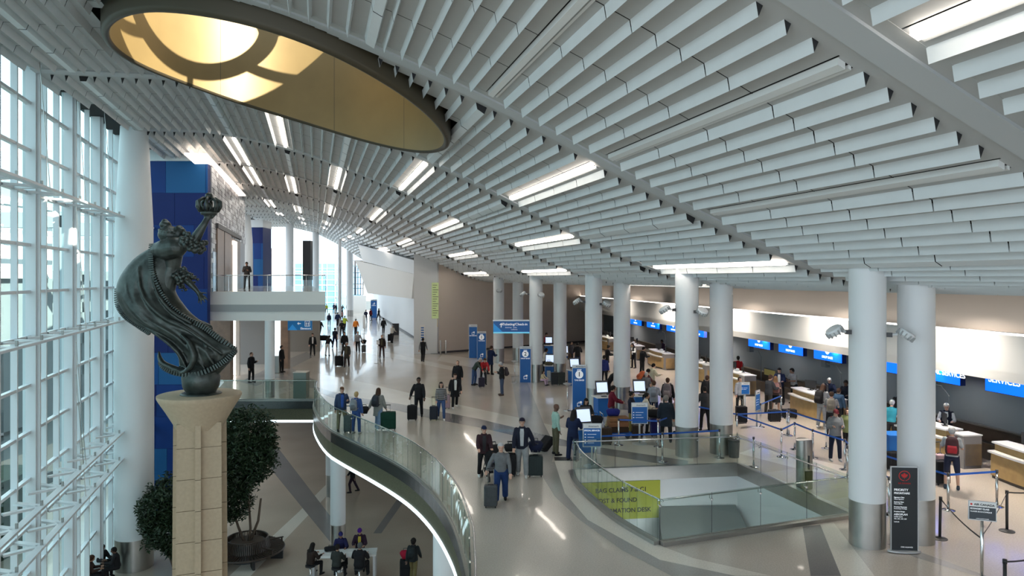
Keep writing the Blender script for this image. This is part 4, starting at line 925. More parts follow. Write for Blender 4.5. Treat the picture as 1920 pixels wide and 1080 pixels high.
t = thing('sign_stand', 'small white and dark AIR CANADA economy class sign on a chrome pole', 'sign', P(1841,1110), -.35, 'framed signs on posts')
m = MB(); m.cyl((0,0), .03, .02, 1.6, M_chrome, 14); m.build('post', t, 1); m = MB(); m.lathe((0,0), [(.2,0),(.2,.015),(.04,.04)], M_chrome, 24); m.build('base', t)
m = MB(); m.box(-.24,.24,-.04,-.01,1.42,1.80,M_frame); m.build('frame', t)
m = MB(); m.box(-.225,.225,-.047,-.038,1.69,1.785,M_ctop); m.box(-.225,.225,-.047,-.038,1.44,1.688,mat('charcoal sign face', (.045,.055,.065), .5)); m.build('panel', t)
text('AIR CANADA', .058, M_ink, t, (.03,-.049,1.735), bold=.001); text('ECONOMY CLASS', .040, M_txt, t, (-.21,-.049,1.65), align='LEFT', bold=.001); text('CLASSE ECONOMIQUE', .036, M_txt, t, (-.21,-.049,1.595), align='LEFT')
text('A STAR ALLIANCE MEMBER', .018, M_txt, t, (0,-.049,1.46)); m = MB(); m.cyl((0,0), .02, 0, .002, M_red, 12); o_ = m.build('emblem', t); o_.location = (-.19,-.048,1.735); o_.rotation_euler = (pi/2,0,0)
# tall dark banner in front of the nearest columns
t = thing('banner_sign', 'tall black PRIORITY banner sign with red maple leaf in front of the nearest columns', 'sign', P(1695,1036), -.10)
KM = mat('banner black', (.012,.016,.02), .45); m = MB(); m.box(-.28,.28,-.02,.0,.06,1.93,KM); bn_ = m.build('panel', t)
m = MB(); m.box(-.30,-.28,-.03,.01,.05,1.95,M_frame); m.box(.28,.30,-.03,.01,.05,1.95,M_frame); m.box(-.30,.30,-.03,.01,1.93,1.95,M_frame); m.build('frame', t)
m = MB(); m.lathe((0,0), [(.36,.02),(.36,.05),(.30,.06)], M_frame, 32); o_ = m.build('base', t, 2); o_.scale = (1,.35,1)
for s_ in (-.3,0,.3): m = MB(); m.ball((s_,-.06 if s_ == 0 else 0,.02), .02, M_black); m.build('foot', t)
def maple(sz):
    pts = [(0,1),(.14,.72),(.32,.80),(.26,.36),(.52,.62),(.58,.48),(.86,.52),(.74,.26),(.86,.16),(.42,-.18),(.48,-.38),(.06,-.30),(.04,-.75),(-.04,-.75)]
    pts += [(-x,y) for x, y in reversed(pts[1:-1]) if x > .05 or y > -.5]; return [(x*sz,y*sz) for x, y in pts]
mp = maple(.085); m = MB(); tt = tessellate_polygon([[Vector((x,y,0)) for x, y in mp]]); m.add([(x,-.024,1.73+y) for x, y in mp], [tuple(a) for a in tt], M_red)
for i in range(32):
    a, b = 2*pi*i/32, 2*pi*(i+1)/32
    if i == 24: continue
    m.add([(r*math.cos(q),-.024,1.74+r*.92*math.sin(q)) for r, q in ((.11,a),(.125,a),(.125,b),(.11,b))], [(0,1,2,3)], M_red)
m.build('maple_leaf_emblem', bn_); text('AIR CANADA', .045, M_red, bn_, (0,-.024,1.57))
for z_, s_, tx in ((1.42,.072,'PRIORITY'),(1.345,.060,'PRIORITAIRE'),(1.25,.036,'Signature Class'),(1.21,.032,'Classe Signature'),(1.145,.036,'Business Class'),(1.105,.032,'Classe affaires'),(1.035,.036,'Premium Economy'),(.995,.032,'Economique Privilege'),(.93,.036,'Premium Rouge'),(.865,.058,'AEROPLAN'),(.81,.034,'SUPER ELITE'),(.765,.034,'75K, 50K, 35K, 25K'),(.70,.034,'Latitude')):
    text(tx, s_, M_txt, bn_, (-.225,-.024,z_), align='LEFT', bold=.001 if s_ > .034 else 0)
text('STAR ALLIANCE', .036, M_txt, bn_, (.05,-.024,.13))
# hanging direction signs
def arrow(mb, x, z, s, up=True, y=-.06):
    if up: mb.box(x-.12*s,x+.12*s,y,y+.01,z-.6*s,z+.2*s,M_txt); mb.add([(x-.5*s,y,z+.1*s),(x+.5*s,y,z+.1*s),(x,y,z+.65*s)], [(0,1,2)], M_txt)
    else: mb.box(x-.2*s,x+.6*s,y,y+.01,z-.12*s,z+.12*s,M_txt); mb.add([(x-.1*s,y,z+.5*s),(x-.1*s,y,z-.5*s),(x-.65*s,y,z)], [(0,1,2)], M_txt)
Yh = 43.25; a_ = Q(925,625,Yh); b_ = Q(995,602,Yh); cx = (a_.x+b_.x)/2; hw = (b_.x-a_.x)/2; hh = b_.z-a_.z
t = thing('hanging_sign', 'blue Ticketing/Check-in sign with up arrow fixed to a far column', 'sign', (cx, Yh, a_.z))
m = MB(); m.box(-hw,hw,-.05,.05,.08,hh,M_blue); m.build('panel', t); m = MB(); m.box(-hw,hw,-.055,.055,0,.09,mat('light blue stripe', (.15,.55,.80), .4, emit=.4)); m.build('stripe', t)
m = MB(); m.box(-hw-.03,hw+.2,-.07,.07,hh,hh+.08,M_frame); m.box(hw,hw+.06,-.07,.07,0,hh,M_frame); m.build('frame', t)
m = MB(); m.add([(-hw,-.056,.10),(-hw+.55,-.056,.10),(-hw,-.056,.62)], [(0,1,2)], mat('mid blue', (.02,.28,.7), .4, emit=.2)); m.build('corner_graphic', t)
m = MB(); arrow(m, -hw*.58, hh*.66, .22); m.build('arrow', t); text('Ticketing/Check-in', .20, M_txt, t, (hw*.15,-.06,hh*.74), bold=.004); text('American   Delta', .10, M_txt, t, (hw*-.05,-.06,hh*.48)); text('Lufthansa', .10, M_txt, t, (hw*.12,-.06,hh*.32))
Yh = 38.4; a_ = Q(540,619,Yh); b_ = Q(585,600.5,Yh); cx = (a_.x+b_.x)/2; hw = (b_.x-a_.x)/2; hh = b_.z-a_.z
t = thing('hanging_sign', 'blue Elevators sign with left arrow hanging under the upper walkway', 'sign', (cx, Yh, a_.z))
m = MB(); m.box(-hw,hw,-.05,.05,0,hh,mat('elevator sign blue', (.0,.13,.36), .4, emit=.25)); m.build('panel', t); m = MB(); arrow(m, -hw*.05, hh*.68, .16, False); m.box(hw*.42,hw*.85,-.057,-.051,hh*.38,hh*.94,M_txt); m.box(hw*.46,hw*.81,-.060,-.056,hh*.43,hh*.89,M_blue)
m.ball((hw*.56,-.06,hh*.72),.035,M_txt,8,6); m.ball((hw*.72,-.06,hh*.72),.035,M_txt,8,6); m.box(hw*.53,hw*.59,-.063,-.058,hh*.46,hh*.68,M_txt); m.box(hw*.69,hw*.75,-.063,-.058,hh*.46,hh*.68,M_txt); m.build('elevator_pictogram', t)
text('Elevators', .15, M_txt, t, (hw*.5,-.06,hh*.17), bold=.003); m = MB(); m.add([(-hw,-.056,0),(-hw*.2,-.056,0),(-hw*.6,-.056,hh*.6)], [(0,1,2)], mat('mid blue', (.02,.28,.7), .4)); m.build('corner_graphic', t)
m = MB(); m.box(-hw*.7,-hw*.68,-.01,.01,hh,hh+.4,M_frame); m.build('hanger', t)
# oversize bag drop sign, directory panel on the pillar
t = thing('sign_stand', 'yellow and black Bag Drop sign on a tall post beside the white pillar', 'sign', P(814,663), 0)
m = MB(); m.cyl((0,0), .035, 0, 2.3, M_dark, 10); m.cyl((0,0), .3, 0, .02, M_dark, 20); m.build('post', t); m = MB(); m.box(-.3,.3,-.05,.0,2.2,2.85,mat('amber sign face', (.62,.38,.03), .5)); m.build('panel', t); text('Oversize Bag', .10, M_ink, t, (0,-.055,2.68)); text('Drop', .17, M_ink, t, (0,-.055,2.45), bold=.004)
t = thing('directory_panel', 'tall pale green directory panel on the white pillar', 'sign', (-6.32, 59.22, 2.9), .1)
m = MB(); m.box(-.28,.28,-.10,-.03,0,2.95,mat('pale green panel', (.50,.60,.28), .5, emit=.2)); m.build('panel', t); m = MB()
for i in range(14): m.box(-.2,.06+.1*(i%3),-.105,-.10,.25+.19*i,.29+.19*i,M_dark)
m.build('list_lines', t)
t = thing('directory_panel', 'pale sign face with blue marks low on the white pillar', 'sign', (-7.35, 59.1, .5), .05)
m = MB(); m.box(-.22,.22,-.05,0,0,1.9,M_ctop); m.build('panel', t); m = MB()
for i in range(8): m.box(-.12,.12,-.055,-.05,.2+.2*i,.3+.2*i,M_blue)
m.build('list_lines', t)
# yellow BAG CLAIMS sign in the void
Yv = V_FL.y+.30; a_, b_ = Q(1098, 970, Yv), Q(1231, 902, Yv)
d_ = (V_FR-V_FL).normalized(); t = thing('wall_sign', 'large yellow BAG CLAIMS 7 & C1 sign on the wall of the stair void', 'sign', V_FL+d_*.15+Vector((.0,-.03,-1.72)), math.atan2(d_.y, d_.x))
wv_ = 2.72; m = MB(); m.box(0,wv_,-.03,0,.17,1.38,M_yellow); m.build('panel', t)
for i, tx in enumerate(('BAG CLAIMS 7 & C1','LOST & FOUND','INFORMATION DESK')): text(tx, .195, M_ink, t, (.56,-.035,1.11-.33*i), align='LEFT', bold=.003)
m = MB(); m.add([(.22,-.034,.72),(.46,-.034,.72),(.34,-.034,.92)], [(0,1,2)], M_dark); m.build('arrow', t)
l = bpy.data.lights.new('void fill lamp', 'AREA'); l.shape = 'RECTANGLE'; l.size = 4; l.size_y = .4; l.energy = 75; l.color = (.88,.95,1)  # added lamp, brightens the walls inside the stair void
t = thing('void_fill_light', 'added fill light under the near edge of the stair void', 'light', (V_NL+V_NR)/2+Vector((-.05,.35,-.95)), math.atan2((V_NR-V_NL).y,(V_NR-V_NL).x))
m = MB(); m.box(-2,2,-.05,.05,.0,.06,M_lampoff); m.build('housing', t); o_ = bpy.data.objects.new('lamp', l); COL.objects.link(o_); o_.parent = t; o_.rotation_euler = (math.radians(55),0,0); l.spread = 1.7; o_.location = (0,.12,-.05)
# bag drop screens hanging at the ticketing wall
DZ = math.atan2(1, -.172)           # wall direction angle
def wall_rot(): return DZ
def at_px(D, px): return D/((px-960)/FPX+.172)
screens = [(1181,1203,'DROP BAGS','farthest one'),(1213,1237,'DROP BAGS','second from the far end'),(1250,1276,'DROP BAGS','left of the second column pair'),(1296,1320,'DROP BAGS','between the two columns of the second pair'),(1403.5,1444,'DROP BAGS','first one right of the second column pair'),(1460,1506,'DROP BAGS','middle one of the three together'),(1526,1579,'DROP BAGS','last one before the nearest column'),(1648,1683,'','glimpsed between the nearest two columns'),(1725,1801,'SERVICES','right after the nearest column pair'),(1847,1965,'SERVICES','largest, at the right edge of the picture')]
for x0, x1, tx, lb in screens:
    Ya, Yb = at_px(19.9, x0), at_px(19.9, x1); pc = TW(19.9, (Ya+Yb)/2, 2.46); L = abs(Ya-Yb)*1.0147/2
    t = thing('lit_sign', 'bright blue %s screen, %s' % (tx.lower().title().replace('Drop Bags','DROP BAGS').replace('Services','SERVICES') or 'airline', lb), 'sign', pc, DZ-pi, 'lit blue screens over the counters')
    m = MB(); m.box(-L,L,-.0,.2,0,.62,mat('screen casing', (.0,.01,.10), .5)); m.build('casing', t); m = MB(); m.box(-L+.02,L-.02,-.012,-.0,.015,.60,M_bluelit); m.build('screen', t)
    if tx == 'DROP BAGS':
        text(tx, .15, M_txtlit, t, (0,-.018,.16), bold=.003)
        m = MB(); m.add([(.17*math.cos(2*pi*i/24), -.016, .47+.17*math.sin(2*pi*i/24)) for i in range(24)], [tuple(range(23,-1,-1))], M_txtlit); m.build('number_disc', t)
    elif tx: text('SPECIAL SERVICES' if x0 > 1700 else tx, .26, M_txtlit, t, (-L+.1,-.018,.36), align='LEFT', bold=.004) if x0 < 1800 else text(tx, .30, M_txtlit, t, (-L+.15,-.018,.42), align='LEFT', bold=.004)
# counters
pods = [(19.0,22.4,'nearest, at the right edge of the picture'),(23.4,27.6,'second, served by the white haired agent'),(30.3,33.6,'third, right of the two talking agents'),(37.8,41.0,'fourth, behind the second column pair'),(42.3,45.6,'fifth, left of the fourth'),(48.6,52.0,'sixth, where a man in black leans'),(54.3,57.8,'seventh, behind the third column pair'),(61.0,64.5,'eighth and farthest')]
for i, (Ya, Yb, lb) in enumerate(pods):
    L = (Yb-Ya)*1.0147; o0 = TW(18.75, Yb); t = thing('check_in_counter', 'curved maple check-in counter with white tops, '+lb, 'counter', o0, DZ-pi, 'maple check-in counters')
    # local x runs from far to near, local -y faces the hall
    n2 = 10; arc = lambda x: -.18*math.sin(pi*x/L)
    def strip(m, x0, x1, yo, yi, z0, z1, mt):
        for k in range(n2):
            a, b = x0+(x1-x0)*k/n2, x0+(x1-x0)*(k+1)/n2; q = [(a,yo+arc(a)),(b,yo+arc(b)),(b,yi),(a,yi)]; m.hexa([(x,y,z0) for x, y in q], [(x,y,z1) for x, y in q], mt)
    m = MB(); strip(m, 0, L, .0, .62, .10, .80, M_wood); strip(m, 0, L*.8, .14, .5, .86, 1.08, M_wood); m.build('body', t)
    m = MB(); strip(m, 0, L, .05, .6, 0, .10, M_wain); m.build('plinth', t)
    m = MB(); strip(m, -.03, L*.85, -.10, .4, .80, .86, M_ctop); strip(m, -.03, L*.82, .05, .62, 1.08, 1.13, M_ctop); m.build('counter_top', t)
    m = MB(); m.box(L-.55,L,-.05,.62,0,1.06,mat('grey laminate end', (.30,.28,.27), .5)); m.box(L-.57,L+.02,-.07,.64,1.06,1.10,M_ctop); m.build('end_cabinet', t)
    for k, xx in enumerate((L*.3, L*.68)):
        mo = thing('monitor', 'black computer monitor on the %s counter, %s' % (lb.split(',')[0]+' check-in', ('far','near')[k]+' end'), 'monitor', o0+Matrix.Rotation(DZ-pi,3,'Z')@Vector((xx,.42,1.13)), DZ-pi+.5*(-1)**k, 'counter monitors')
        m = MB(); m.box(-.26,.26,-.02,.02,.12,.45,M_black); m.build('screen', mo); m = MB(); m.box(-.02,.02,-.02,.03,0,.15,M_black); m.box(-.12,.12,-.08,.08,0,.015,M_black); m.build('stand', mo)
    pr = MB(); pr.box(-.12,.12,-.1,.1,0,.14,M_white); pr.box(-.08,.08,-.11,-.05,.10,.16,M_dark); pro = pr.build('printer', None, loc=o0+Matrix.Rotation(DZ-pi,3,'Z')@Vector((L*.5,.35,1.13)), bevel=.015); pro.rotation_euler = (0,0,DZ-pi); tag(pro, 'white label printer in the middle of the %s check-in counter' % lb.split(',')[0], 'printer', 'label printers')
    if i in (0,2,3,5):
        yp = thing('display_panel', 'yellow panel in a dark frame behind the %s check-in counter' % lb.split(',')[0], 'sign', TW(21.1, (Ya+Yb)/2+.3, .78), DZ-pi, 'yellow panels by the wall'); m = MB(); m.box(-.7,.7,-.03,0,0,.42,M_dark); m.build('frame', yp); m = MB(); m.box(-.64,.50,-.04,-.03,.05,.37,mat('dull yellow panel', (.55,.46,.14), .5)); m.build('panel', yp); m = MB(); m.box(-.6,.6,0,.05,-.30,0,M_wain); m.build('support', yp)
bl = MB(); slab(bl, 20.55, 21.2, 8, 70, 0, .42, M_dark); slab(bl, 20.6, 21.15, 8, 70, .42, .46, M_black); slab(bl, 20.5, 20.56, 8, 70, 0, .55, M_steel); tag(bl.build('baggage_conveyor'), 'long low dark baggage conveyor running along the slate ticketing wall', 'conveyor')
for px, lb in ((1248,'third column pair'),(1300,'second column pair'),(1427,'red shirted traveller'),(1577,'white capped agent'),(1779,'white haired agent')):
    Y = at_px(20.9, px); t = thing('camera_arm', 'grey bent pipe arm with small box on the wall, near the '+lb, 'camera', TW(20.9, Y, .46), DZ-pi, 'bent pipe arms')
    m = MB(); m.tube([(0,0,0),(0,0,1.35),(-.3,-.05,1.68),(-.95,-.1,1.70)], .035, mat('pipe grey', (.12,.14,.16), .4), n=8); m.build('arm', t); m = MB(); m.box(-1.25,-.92,-.2,.05,1.52,1.86,mat('pipe grey', (.12,.14,.16), .4)); m.build('camera_box', t)
# projector heads on the columns
def spot(c, r, z, ang, label, k=1.0):
    t = thing('spotlight', label, 'light', (c[0]+math.cos(ang)*r, c[1]+math.sin(ang)*r, z), ang-pi/2, 'white floodlights clamped to the columns')
    m = MB(); m.box(-.05,.05,0,.12,-.05,.05,M_dark); m.tube([(0,.05,0),(0,.22,.02)], .03, M_white, n=8); m.build('bracket', t)
    m = MB(); m.lathe((0,0), [(.10,-.10),(.17,-.05),(.19,.03),(.17,.07),(.05,.09)], M_white, 24)
    for i in range(12): a = 2*pi*i/12; m.obox((.185*math.cos(a), .185*math.sin(a), -.03), .025, .012, .06, M_grey, rz=a)
    o_ = m.build('lamp_head', t, 2); o_.location = (0,.40,.03); o_.rotation_euler = (math.radians(-35),0,0)
spot(colsF[0], .40, 4.95, pi*1.02, 'white floodlight on the left side of the nearest left column')
spot(colsF[0], .40, 4.9, -.5, 'white floodlight on the right face of the nearest left column')
spot(colsF[1], .40, 5.1, pi*1.02, 'white floodlight on the left side of the left column, second pair'); spot(colsF[1], .40, 5.05, -1.1, 'white floodlight on the front of the left column, second pair')
spot(colsF[2], .40, 5.1, pi*1.02, 'white floodlight on the left side of the left column, third pair'); spot(colsF[2], .40, 5.0, -.8, 'white floodlight on the front of the left column, third pair')
spot(colsF[3], .40, 5.2, -1.2, 'white floodlight on the front of the left column, fourth pair'); spot(colsF[3], .40, 5.25, pi, 'white floodlight on the left side of the left column, fourth pair')
spot(colsF[4], .40, 5.3, -1.5, 'white floodlight on the front of the left column, farthest pair')
# steel kiosk, bin, grey box, self service kiosks
m = MB(); rr_ = .24; pts_ = [(rr_*1.05*math.cos(a)*(1.0), rr_*math.sin(a)*.8) for a in [2*pi*i/28 for i in range(28)]]; m.prism(pts_, 0, lambda p: 1.42+.04*math.cos(p[0]*6), M_steel)
kk_ = m.build('steel_pylon', None, 2, loc=P(1508,915)); kk_.rotation_euler = (0,0,.3); tag(kk_, 'rounded brushed steel pylon beside the right glass rail of the stair void', 'pylon')
m = MB(); m.box(-.12,.12,-.215,-.19,.25,.55,M_black); m.box(-.02,.02,-.22,-.19,.6,1.0,M_dark); m.build('control_slot', kk_)
m = MB(); m.cyl((0,0), .17, 0, .55, M_dark, 20, r2=.2); m.cyl((0,0), .205, .55, .60, M_black, 20, r2=.19); o_ = m.build('trash_bin', None, 2, loc=P(1376,857)); tag(o_, 'small dark trash bin at the foot of the second column pair', 'bin')
m = MB(); m.box(-.34,.34,-.3,.3,0,1.35,mat('grey green metal', (.20,.22,.20), .35, metal=.6)); m.box(-.36,.36,-.32,.32,1.33,1.38,M_beige); o_ = m.build('information_pylon', None, loc=(P(565,746)), bevel=.03); tag(o_, 'square grey metal box behind the short balcony rail, left of the curve', 'pylon')
m = MB(); m.box(-.2,.2,-.2,.2,0,1.1,M_steel); o_ = m.build('trash_bin', None, loc=P(519,699), bevel=.03); tag(o_, 'slim steel bin beside the slim walkway column', 'bin')
def kiosk(px, py, label, rz=0.0, z=0.0):
    t = thing('self_service_kiosk', label, 'kiosk', P(px, py, z), rz, 'self service kiosks')
    m = MB(); m.prism([(-.28,-.2),(.28,-.2),(.34,.3),(-.34,.3)], 0, .85, M_blue); m.build('cabinet', t, bevel=.02)
    m = MB(); m.prism([(-.36,-.32),(.36,-.32),(.42,.34),(-.42,.34)], .85, .90, M_ctop); m.build('shelf', t)
    m = MB(); R_ = Matrix.Rotation(math.radians(-18), 3, 'X'); m.obox((0,.12,1.28), .29, .03, .30, M_dark, rot=R_); m.build('monitor', t); m = MB(); m.obox((0,.085,1.28), .25, .01, .22, M_screen, rot=R_); m.build('screen', t); m = MB(); m.box(-.12,.12,-.25,-.1,.90,.93,M_dark); m.build('card_reader', t)
for px, py, lb, rz in ((1200,777,'white and blue kiosk with a lit screen, next to the nearest STEP 1 totem queue',.1),(1130,780,'kiosk half hidden behind the third column pair',.2),(1031,712,'kiosk between the fourth column pair, used by the man in white',-.1),(1078,722,'kiosk right of the fourth column pair',.2),(1058,690,'kiosk behind the woman in the pale pink outfit',.1),(1029,668,'farthest kiosk, used by a person in red',0),(1096,847,'kiosk with tilted lit tablet behind the SPECIAL SERVICES sign',.3)):
    kiosk(px, py, lb, rz)
# white table with stools on the lower floor
ZL = -6.0
tc = Vector((-6.8, 29.3, ZL)); t = thing('high_table', 'long white topped high table on the lower floor with people around it', 'table', tc, .10)
m = MB(); m.box(-1.28,1.28,-.38,.38,.98,1.06,M_ctop); m.build('tabletop', t, bevel=.01)
for sx_ in (-1,1): m = MB(); m.box(sx_*1.2-.05,sx_*1.2+.05,-.35,.35,0,.98,M_frame); m.build('leg', t)
m = MB(); m.box(-1.05,1.05,-.03,.03,.84,.93,M_frame); m.build('rail', t)
# ================================================================ people : shared posed figures, clothes in colours of their own
V3 = Vector
def rotx(a): return Matrix.Rotation(a, 3, 'X')
POSES = {  # lean, head pitch/yaw, arms (upper dir, fore dir) for x<0 and x>0, legs (thigh dir, shin dir)
 'stand': (0,.05,0, ((-.22,.02,-1),(-.10,-.22,-1)), ((.22,.02,-1),(.10,-.22,-1)), ((-.10,0,-1),(-.04,.03,-1)), ((.10,-.03,-1),(.05,.04,-1))),
 'phone': (.03,.40,0, ((-.25,.02,-1),(.35,-1,.25)), ((.25,.02,-1),(-.35,-1,.25)), ((-.10,0,-1),(-.04,.03,-1)), ((.10,-.03,-1),(.05,.04,-1))),
 'onehand': (0,.15,.1, ((-.2,.05,-1),(-.1,-.2,-1)), ((.25,.0,-1),(-.15,-1,.35)), ((-.10,.02,-1),(-.04,.03,-1)), ((.10,-.05,-1),(.05,.04,-1))),
 'walk': (.05,.05,0, ((-.2,-.35,-1),(-.05,-.75,-1)), ((.2,.40,-1),(.08,.10,-1)), ((-.06,.32,-1),(-.03,.50,-1)), ((.06,-.42,-1),(.03,.12,-1))),
 'walk2': (.05,.05,0, ((-.2,.40,-1),(-.08,.10,-1)), ((.2,-.35,-1),(.05,-.75,-1)), ((-.06,-.42,-1),(-.03,.12,-1)), ((.06,.32,-1),(.03,.50,-1))),
 'pullL': (.05,.05,0, ((-.45,.28,-1),(-.30,.30,-1)), ((.2,-.2,-1),(.05,-.55,-1)), ((-.06,-.30,-1),(-.03,.10,-1)), ((.06,.22,-1),(.03,.36,-1))),
 'pullR': (.05,.05,0, ((-.2,-.2,-1),(-.05,-.55,-1)), ((.45,.28,-1),(.30,.30,-1)), ((-.06,.22,-1),(-.03,.36,-1)), ((.06,-.30,-1),(.03,.10,-1))),
 'push': (.12,.15,0, ((-.15,-.55,-1),(.0,-1,-.30)), ((.15,-.55,-1),(.0,-1,-.30)), ((-.07,.22,-1),(-.03,.38,-1)), ((.07,-.32,-1),(.03,.08,-1))),
 'counter': (.14,.30,0, ((-.30,-.35,-1),(.20,-1,.05)), ((.30,-.35,-1),(-.20,-1,.05)), ((-.10,.02,-1),(-.04,.03,-1)), ((.12,-.03,-1),(.06,.05,-1))),
 'lean': (.62,.35,0, ((-.15,-.75,-1),(.05,-.8,-.9)), ((.15,-.75,-1),(-.05,-.8,-.9)), ((-.12,.05,-1),(-.04,.08,-1)), ((.12,-.12,-1),(.05,.14,-1))),
 'sit': (.16,.25,0, ((-.32,-.45,-1),(.30,-1,.12)), ((.32,-.45,-1),(-.30,-1,.12)), ((-.22,-1,-.06),(-.06,.10,-1)), ((.22,-1,-.06),(.06,.10,-1))),
 'squat': (.25,.1,0, ((-.2,-.5,-1),(.1,-1,-.4)), ((.2,-.5,-1),(-.1,-1,-.4)), ((-.25,-1,.12),(-.04,-.25,-1)), ((.25,-1,.10),(.06,-.05,-1))),
}
SKIN0 = mat('skin light', (.56,.33,.24), .55); SKIN1 = mat('skin tan', (.36,.20,.13), .55); SKIN2 = mat('skin brown', (.13,.065,.042), .55)
M_eye = mat('eye dark', (.02,.015,.012), .3); M_lip = mat('lips', (.30,.10,.085), .5)
_fig = {}
def frame(pose):
    lean, hp, hy, aL, aR, lL, lR = POSES[pose]; T = rotx(lean); pel = V3((0,0,.95)); j = {}
    tp = lambda v: pel + T @ V3((v[0], v[1], v[2]-.95))
    j['tp'] = tp; j['T'] = T; j['neck'] = tp((0,.01,1.50)); Hm = Matrix.Rotation(hy, 3, 'Z') @ rotx(lean*.35+hp); j['H'] = Hm; j['head'] = j['neck'] + Hm @ V3((0,-.012,.13))
    for s, a, l in ((-1, aL, lL), (1, aR, lR)):
        sh = tp((s*.172,.0,1.405)); el = sh + V3(a[0]).normalized()*.285; wr = el + V3(a[1]).normalized()*.25; hd = wr + V3(a[1]).normalized()*.09
        hip = V3((s*.09,0,.92)); kn = hip + V3(l[0]).normalized()*.43; an = kn + V3(l[1]).normalized()*.42
        j[s] = (sh, el, wr, hd, hip, kn, an)
    return j
def loft(mb, rings, m, n=20):      # rings: (centre, rx, ry, matrix)
    vs = []
    for c, rx, ry, R_ in rings:
        vs += [V3(c) + R_ @ V3((rx*math.copysign(abs(math.cos(t))**.85, math.cos(t)), ry*math.copysign(abs(math.sin(t))**.85, math.sin(t)), 0)) for t in [2*pi*i/n for i in range(n)]]
    k = len(rings); fs = [(a*n+i, a*n+(i+1)%n, (a+1)*n+(i+1)%n, (a+1)*n+i) for a in range(k-1) for i in range(n)]
    mb.add(vs, fs+[tuple(range(n-1,-1,-1)), tuple((k-1)*n+i for i in range(n))], m)
def ground(j): return min(j[-1][6].z, j[1][6].z) - .085
def body_mesh(pose):
    k = ('body', pose)
    if k in _fig: return _fig[k]
    j = frame(pose); m = MB(); S0 = SKIN0; tp, T, H = j['tp'], j['T'], j['H']; h = j['head']
    loft(m, [(tp((0,0,.90)),.15,.10,T),(tp((0,0,1.08)),.125,.09,T),(tp((0,.005,1.30)),.155,.105,T),(tp((0,.01,1.42)),.15,.08,T),(tp((0,.01,1.47)),.07,.055,T)], S0)
    m.tube([tp((0,.01,1.42)), j['neck'], h+H@V3((0,.015,-.05))], [.068,.056,.056], S0, n=14)
    # head : cranium, face, jaw, nose, ears, brow
    hp_ = lambda x,y,z: h + H@V3((x,y,z))
    vs = []; rg = [(-.115,.020,.028,-.045),(-.10,.040,.050,-.035),(-.075,.054,.072,-.022),(-.04,.066,.088,-.006),(0,.073,.096,.002),(.04,.076,.100,.006),(.075,.068,.090,.008),(.10,.050,.066,.008),(.117,.022,.030,.008)]
    loft(m, [(hp_(0,y0,z), rx, ry, H) for z, rx, ry, y0 in rg], S0, 20)
    limb(m, [hp_(0,-.098,.018), hp_(0,-.112,-.008), hp_(0,-.118,-.024)], [.010,.013,.016], S0, 8); m.ball(hp_(0,-.092,.034), (.05,.018,.012), S0); m.ball(hp_(0,-.090,-.052), (.026,.016,.012), S0); m.ball(hp_(0,-.078,-.092), (.024,.022,.018), S0)
    for s in (-1,1): m.ball(hp_(s*.076,.012,-.004), (.011,.022,.032), S0, 8, 8)
    for s in (-1,1):
        sh, el, wr, hd, hip, kn, an = j[s]; d = (wr-el).normalized()
        limb(m, [sh, sh.lerp(el,.5), el], [.056,.047,.040], S0); limb(m, [el, el.lerp(wr,.4), wr], [.040,.037,.026], S0)
        side = d.cross(V3((0,1,0))); 
        if side.length < .3: side = d.cross(V3((0,0,1)))
        side.normalize(); side = side*(-1 if side.y > 0 else 1); nrm = side.cross(d).normalized()*(1 if s > 0 else -1)
        palm = wr + d*.052
        for q in (-1,-.33,.33,1): m.tube([wr+side*q*.012, palm+side*q*.026, wr+d*.092+side*q*.030], [.019,.015,.012], S0, n=8)
        for q, L_ in ((-1,.060),(-.35,.078),(.35,.082),(1,.072)):
            a = wr+d*.092+side*q*.031; b = a+d*L_*.5+nrm*.010; c = b+d*L_*.42+nrm*.026; limb(m, [a,b,c], [.0105,.0095,.008], S0, 8)
        a = wr+d*.03+side*.026; limb(m, [a, a+side*.030+d*.026+nrm*.010, a+side*.034+d*.058+nrm*.024], [.014,.011,.009], S0, 8)
        limb(m, [hip, hip.lerp(kn,.5), kn], [.082,.070,.052], S0, 14); limb(m, [kn, kn.lerp(an,.3), an], [.050,.052,.034], S0, 12)
        limb(m, [an, an+V3((0,-.06,-.05)), an+V3((s*.01,-.14,-.066))], [.034,.034,.024], S0, 10)
    me = remeshed(m, .0095, 2, 'person'); me.materials.append(M_eye); me.materials.append(M_lip)
    Hi = H.transposed(); idx = [0]*len(me.polygons)
    for p in me.polygons:
        q = Hi @ (p.center-h)
        if q.y < -.07:
            if abs(abs(q.x)-.032) < .015 and abs(q.z-.012) < .008: idx[p.index] = 1
            elif abs(q.x) < .024 and abs(q.z+.054) < .008: idx[p.index] = 2
    me.polygons.foreach_set('material_index', idx); _fig[k] = me; return me
